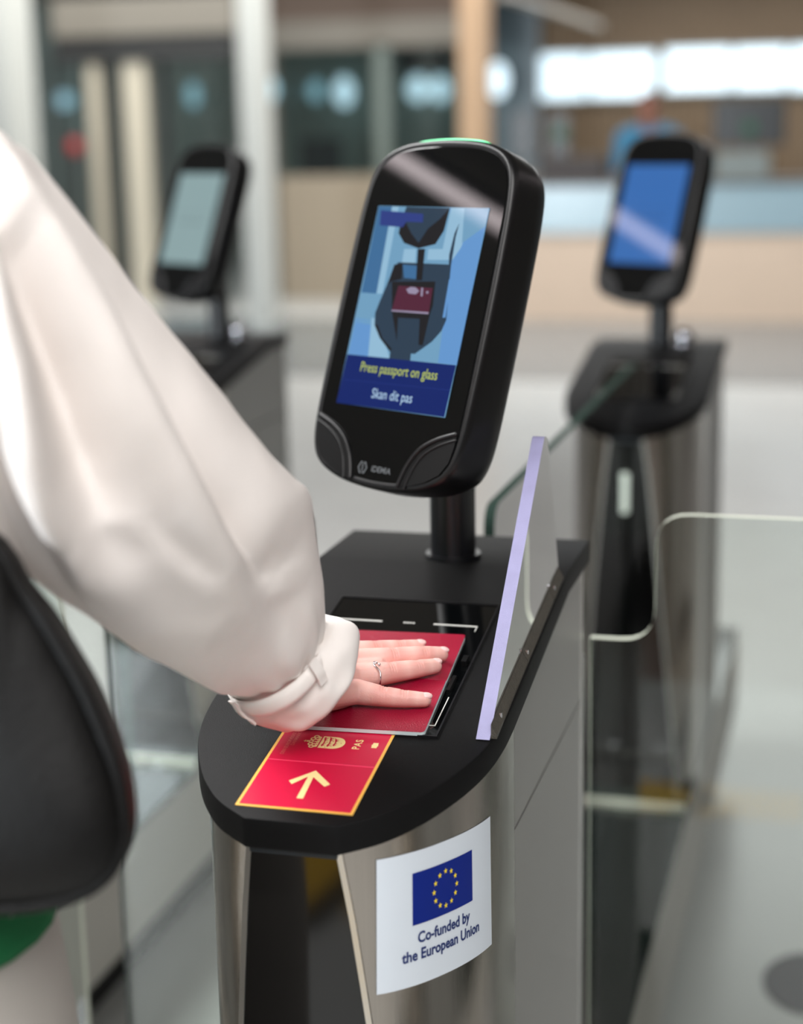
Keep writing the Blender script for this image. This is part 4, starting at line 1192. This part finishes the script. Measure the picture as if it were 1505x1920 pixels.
# ------------------------------------------------------------------ bag
bo = [(-60, 985), (0, 1030), (34, 1092), (78, 1150), (116, 1214), (160, 1292), (196, 1376), (222, 1450), (236, 1530), (234, 1590), (212, 1640), (170, 1676), (110, 1698), (30, 1710), (-80, 1712), (-190, 1690), (-260, 1600), (-280, 1450), (-270, 1250), (-200, 1080)]
bo = [(p.x, p.y) for p in catmull([(*p, 0) for p in bo], 4, True)]
bcx = sum(p[0] for p in bo) / len(bo); bcy = sum(p[1] for p in bo) / len(bo)
bc = at(bcx, bcy, .975)
bag = thing('shoulder_bag', 'black leather shoulder bag hanging under the cream sleeve', 'bag', bc)
def bring(scale, dd):
    out = []
    for x, y in bo:
        out.append(at(bcx + (x - bcx) * scale, bcy + (y - bcy) * scale, .975) + CF * dd - bc)
    return out
def dents(rings):
    return [[p + CF * (noise.noise((p + bc) * 9) * .010) for p in r] for r in rings]
q = MB(); q.loft(dents([bring(.05, -.021), bring(.3, -.020), bring(.6, -.017), bring(.8, -.012), bring(.9, -.006), bring(.955, -.001), bring(.985, .008), bring(1.0, .016), bring(1.0, .04), bring(.9, .05), bring(.5, .055)])); q.build('bag_body', M_leather, bag, smooth=True)
q = MB(); q.tube(bring(.972, -.0005), .0042, 8, closed=True); q.build('piping', M_leather, bag, smooth=True)
q = MB(); sa = at(-70, 1020, .985); 
q.loft([[p + V((-.012, 0, 0)) - bc, p + V((.012, 0, 0)) - bc, p + V((.012, .006, 0)) - bc, p + V((-.012, .006, 0)) - bc] for p in (sa, V((-.105, -.76, 1.35)), V((-.14, -.72, 1.47)), V((-.15, -.62, 1.48)), V((-.14, -.56, 1.40)), at(-120, 1040, 1.0))])
q.build('shoulder_strap', M_leather, bag, smooth=True)

# ------------------------------------------------------------------ clerk behind the counter
c0 = onY(1216, 250, 13.4); CX = c0.x; CY = 13.4
cl = thing('person', 'person in blue shirt standing behind the service counter', 'person', (CX, CY, 0))
bb = MB()
def B2(a, c_, r0, r1): bone(bb, V(a), V(c_), r0, r1)
for dx in (-.1, 0, .1): B2((dx, 0, 1.38), (dx * .8, 0, .95), .1, .1)
B2((0, 0, 1.42), (0, -.02, 1.58), .06, .055)
for s in (-1, 1):
    B2((s * .1, 0, 1.45), (s * .2, 0, 1.42), .06, .06); B2((s * .2, 0, 1.42), (s * .24, -.05, 1.13), .05, .04); B2((s * .24, -.05, 1.13), (s * .12, -.27, 1.16), .038, .028)
    B2((s * .12, -.27, 1.16), (s * .08, -.36, 1.15), .028, .02)
    B2((s * .1, 0, .92), (s * .1, 0, .5), .09, .06); B2((s * .1, 0, .5), (s * .1, 0, .08), .058, .04); B2((s * .1, .03, .04), (s * .1, -.14, .035), .038, .032)
bb.sphere((0, -.03, 1.69), .1, sc_=(.8, .95, 1.15)); bb.sphere((0, -.13, 1.67), .018, sc_=(.8, 1, 1.4))
for s in (-1, 1): bb.sphere((s * .082, -.02, 1.68), .025, sc_=(.4, .7, 1))
M_skin2 = mat('clerk_skin', (160, 104, 88), .5)
remesh(bb, .014, 'body', M_skin2, cl, 3)
q = MB(); q.sphere((0, .0, 1.73), .105, sc_=(.85, 1, .95)); q.build('hair', mat('dark_hair', (46, 34, 28), .6), cl, smooth=True)
q = MB()
for s in (-1, 1): bone(q, V((s * .1, 0, 1.45)), V((s * .21, 0, 1.42)), .085, .08); bone(q, V((s * .21, 0, 1.42)), V((s * .25, -.05, 1.16)), .075, .06)
for dx in (-.1, 0, .1): bone(q, V((dx, 0, 1.38)), V((dx, 0, .95)), .125, .125)
remesh(q, .016, 'shirt', mat('blue_shirt', (40, 120, 160), .8), cl, 5)
q = MB()
for s in (-1, 1): bone(q, V((s * .1, 0, .93)), V((s * .1, 0, .12)), .11, .075)
remesh(q, .02, 'trousers', mat('navy_trousers', (28, 32, 50), .8), cl, 4)
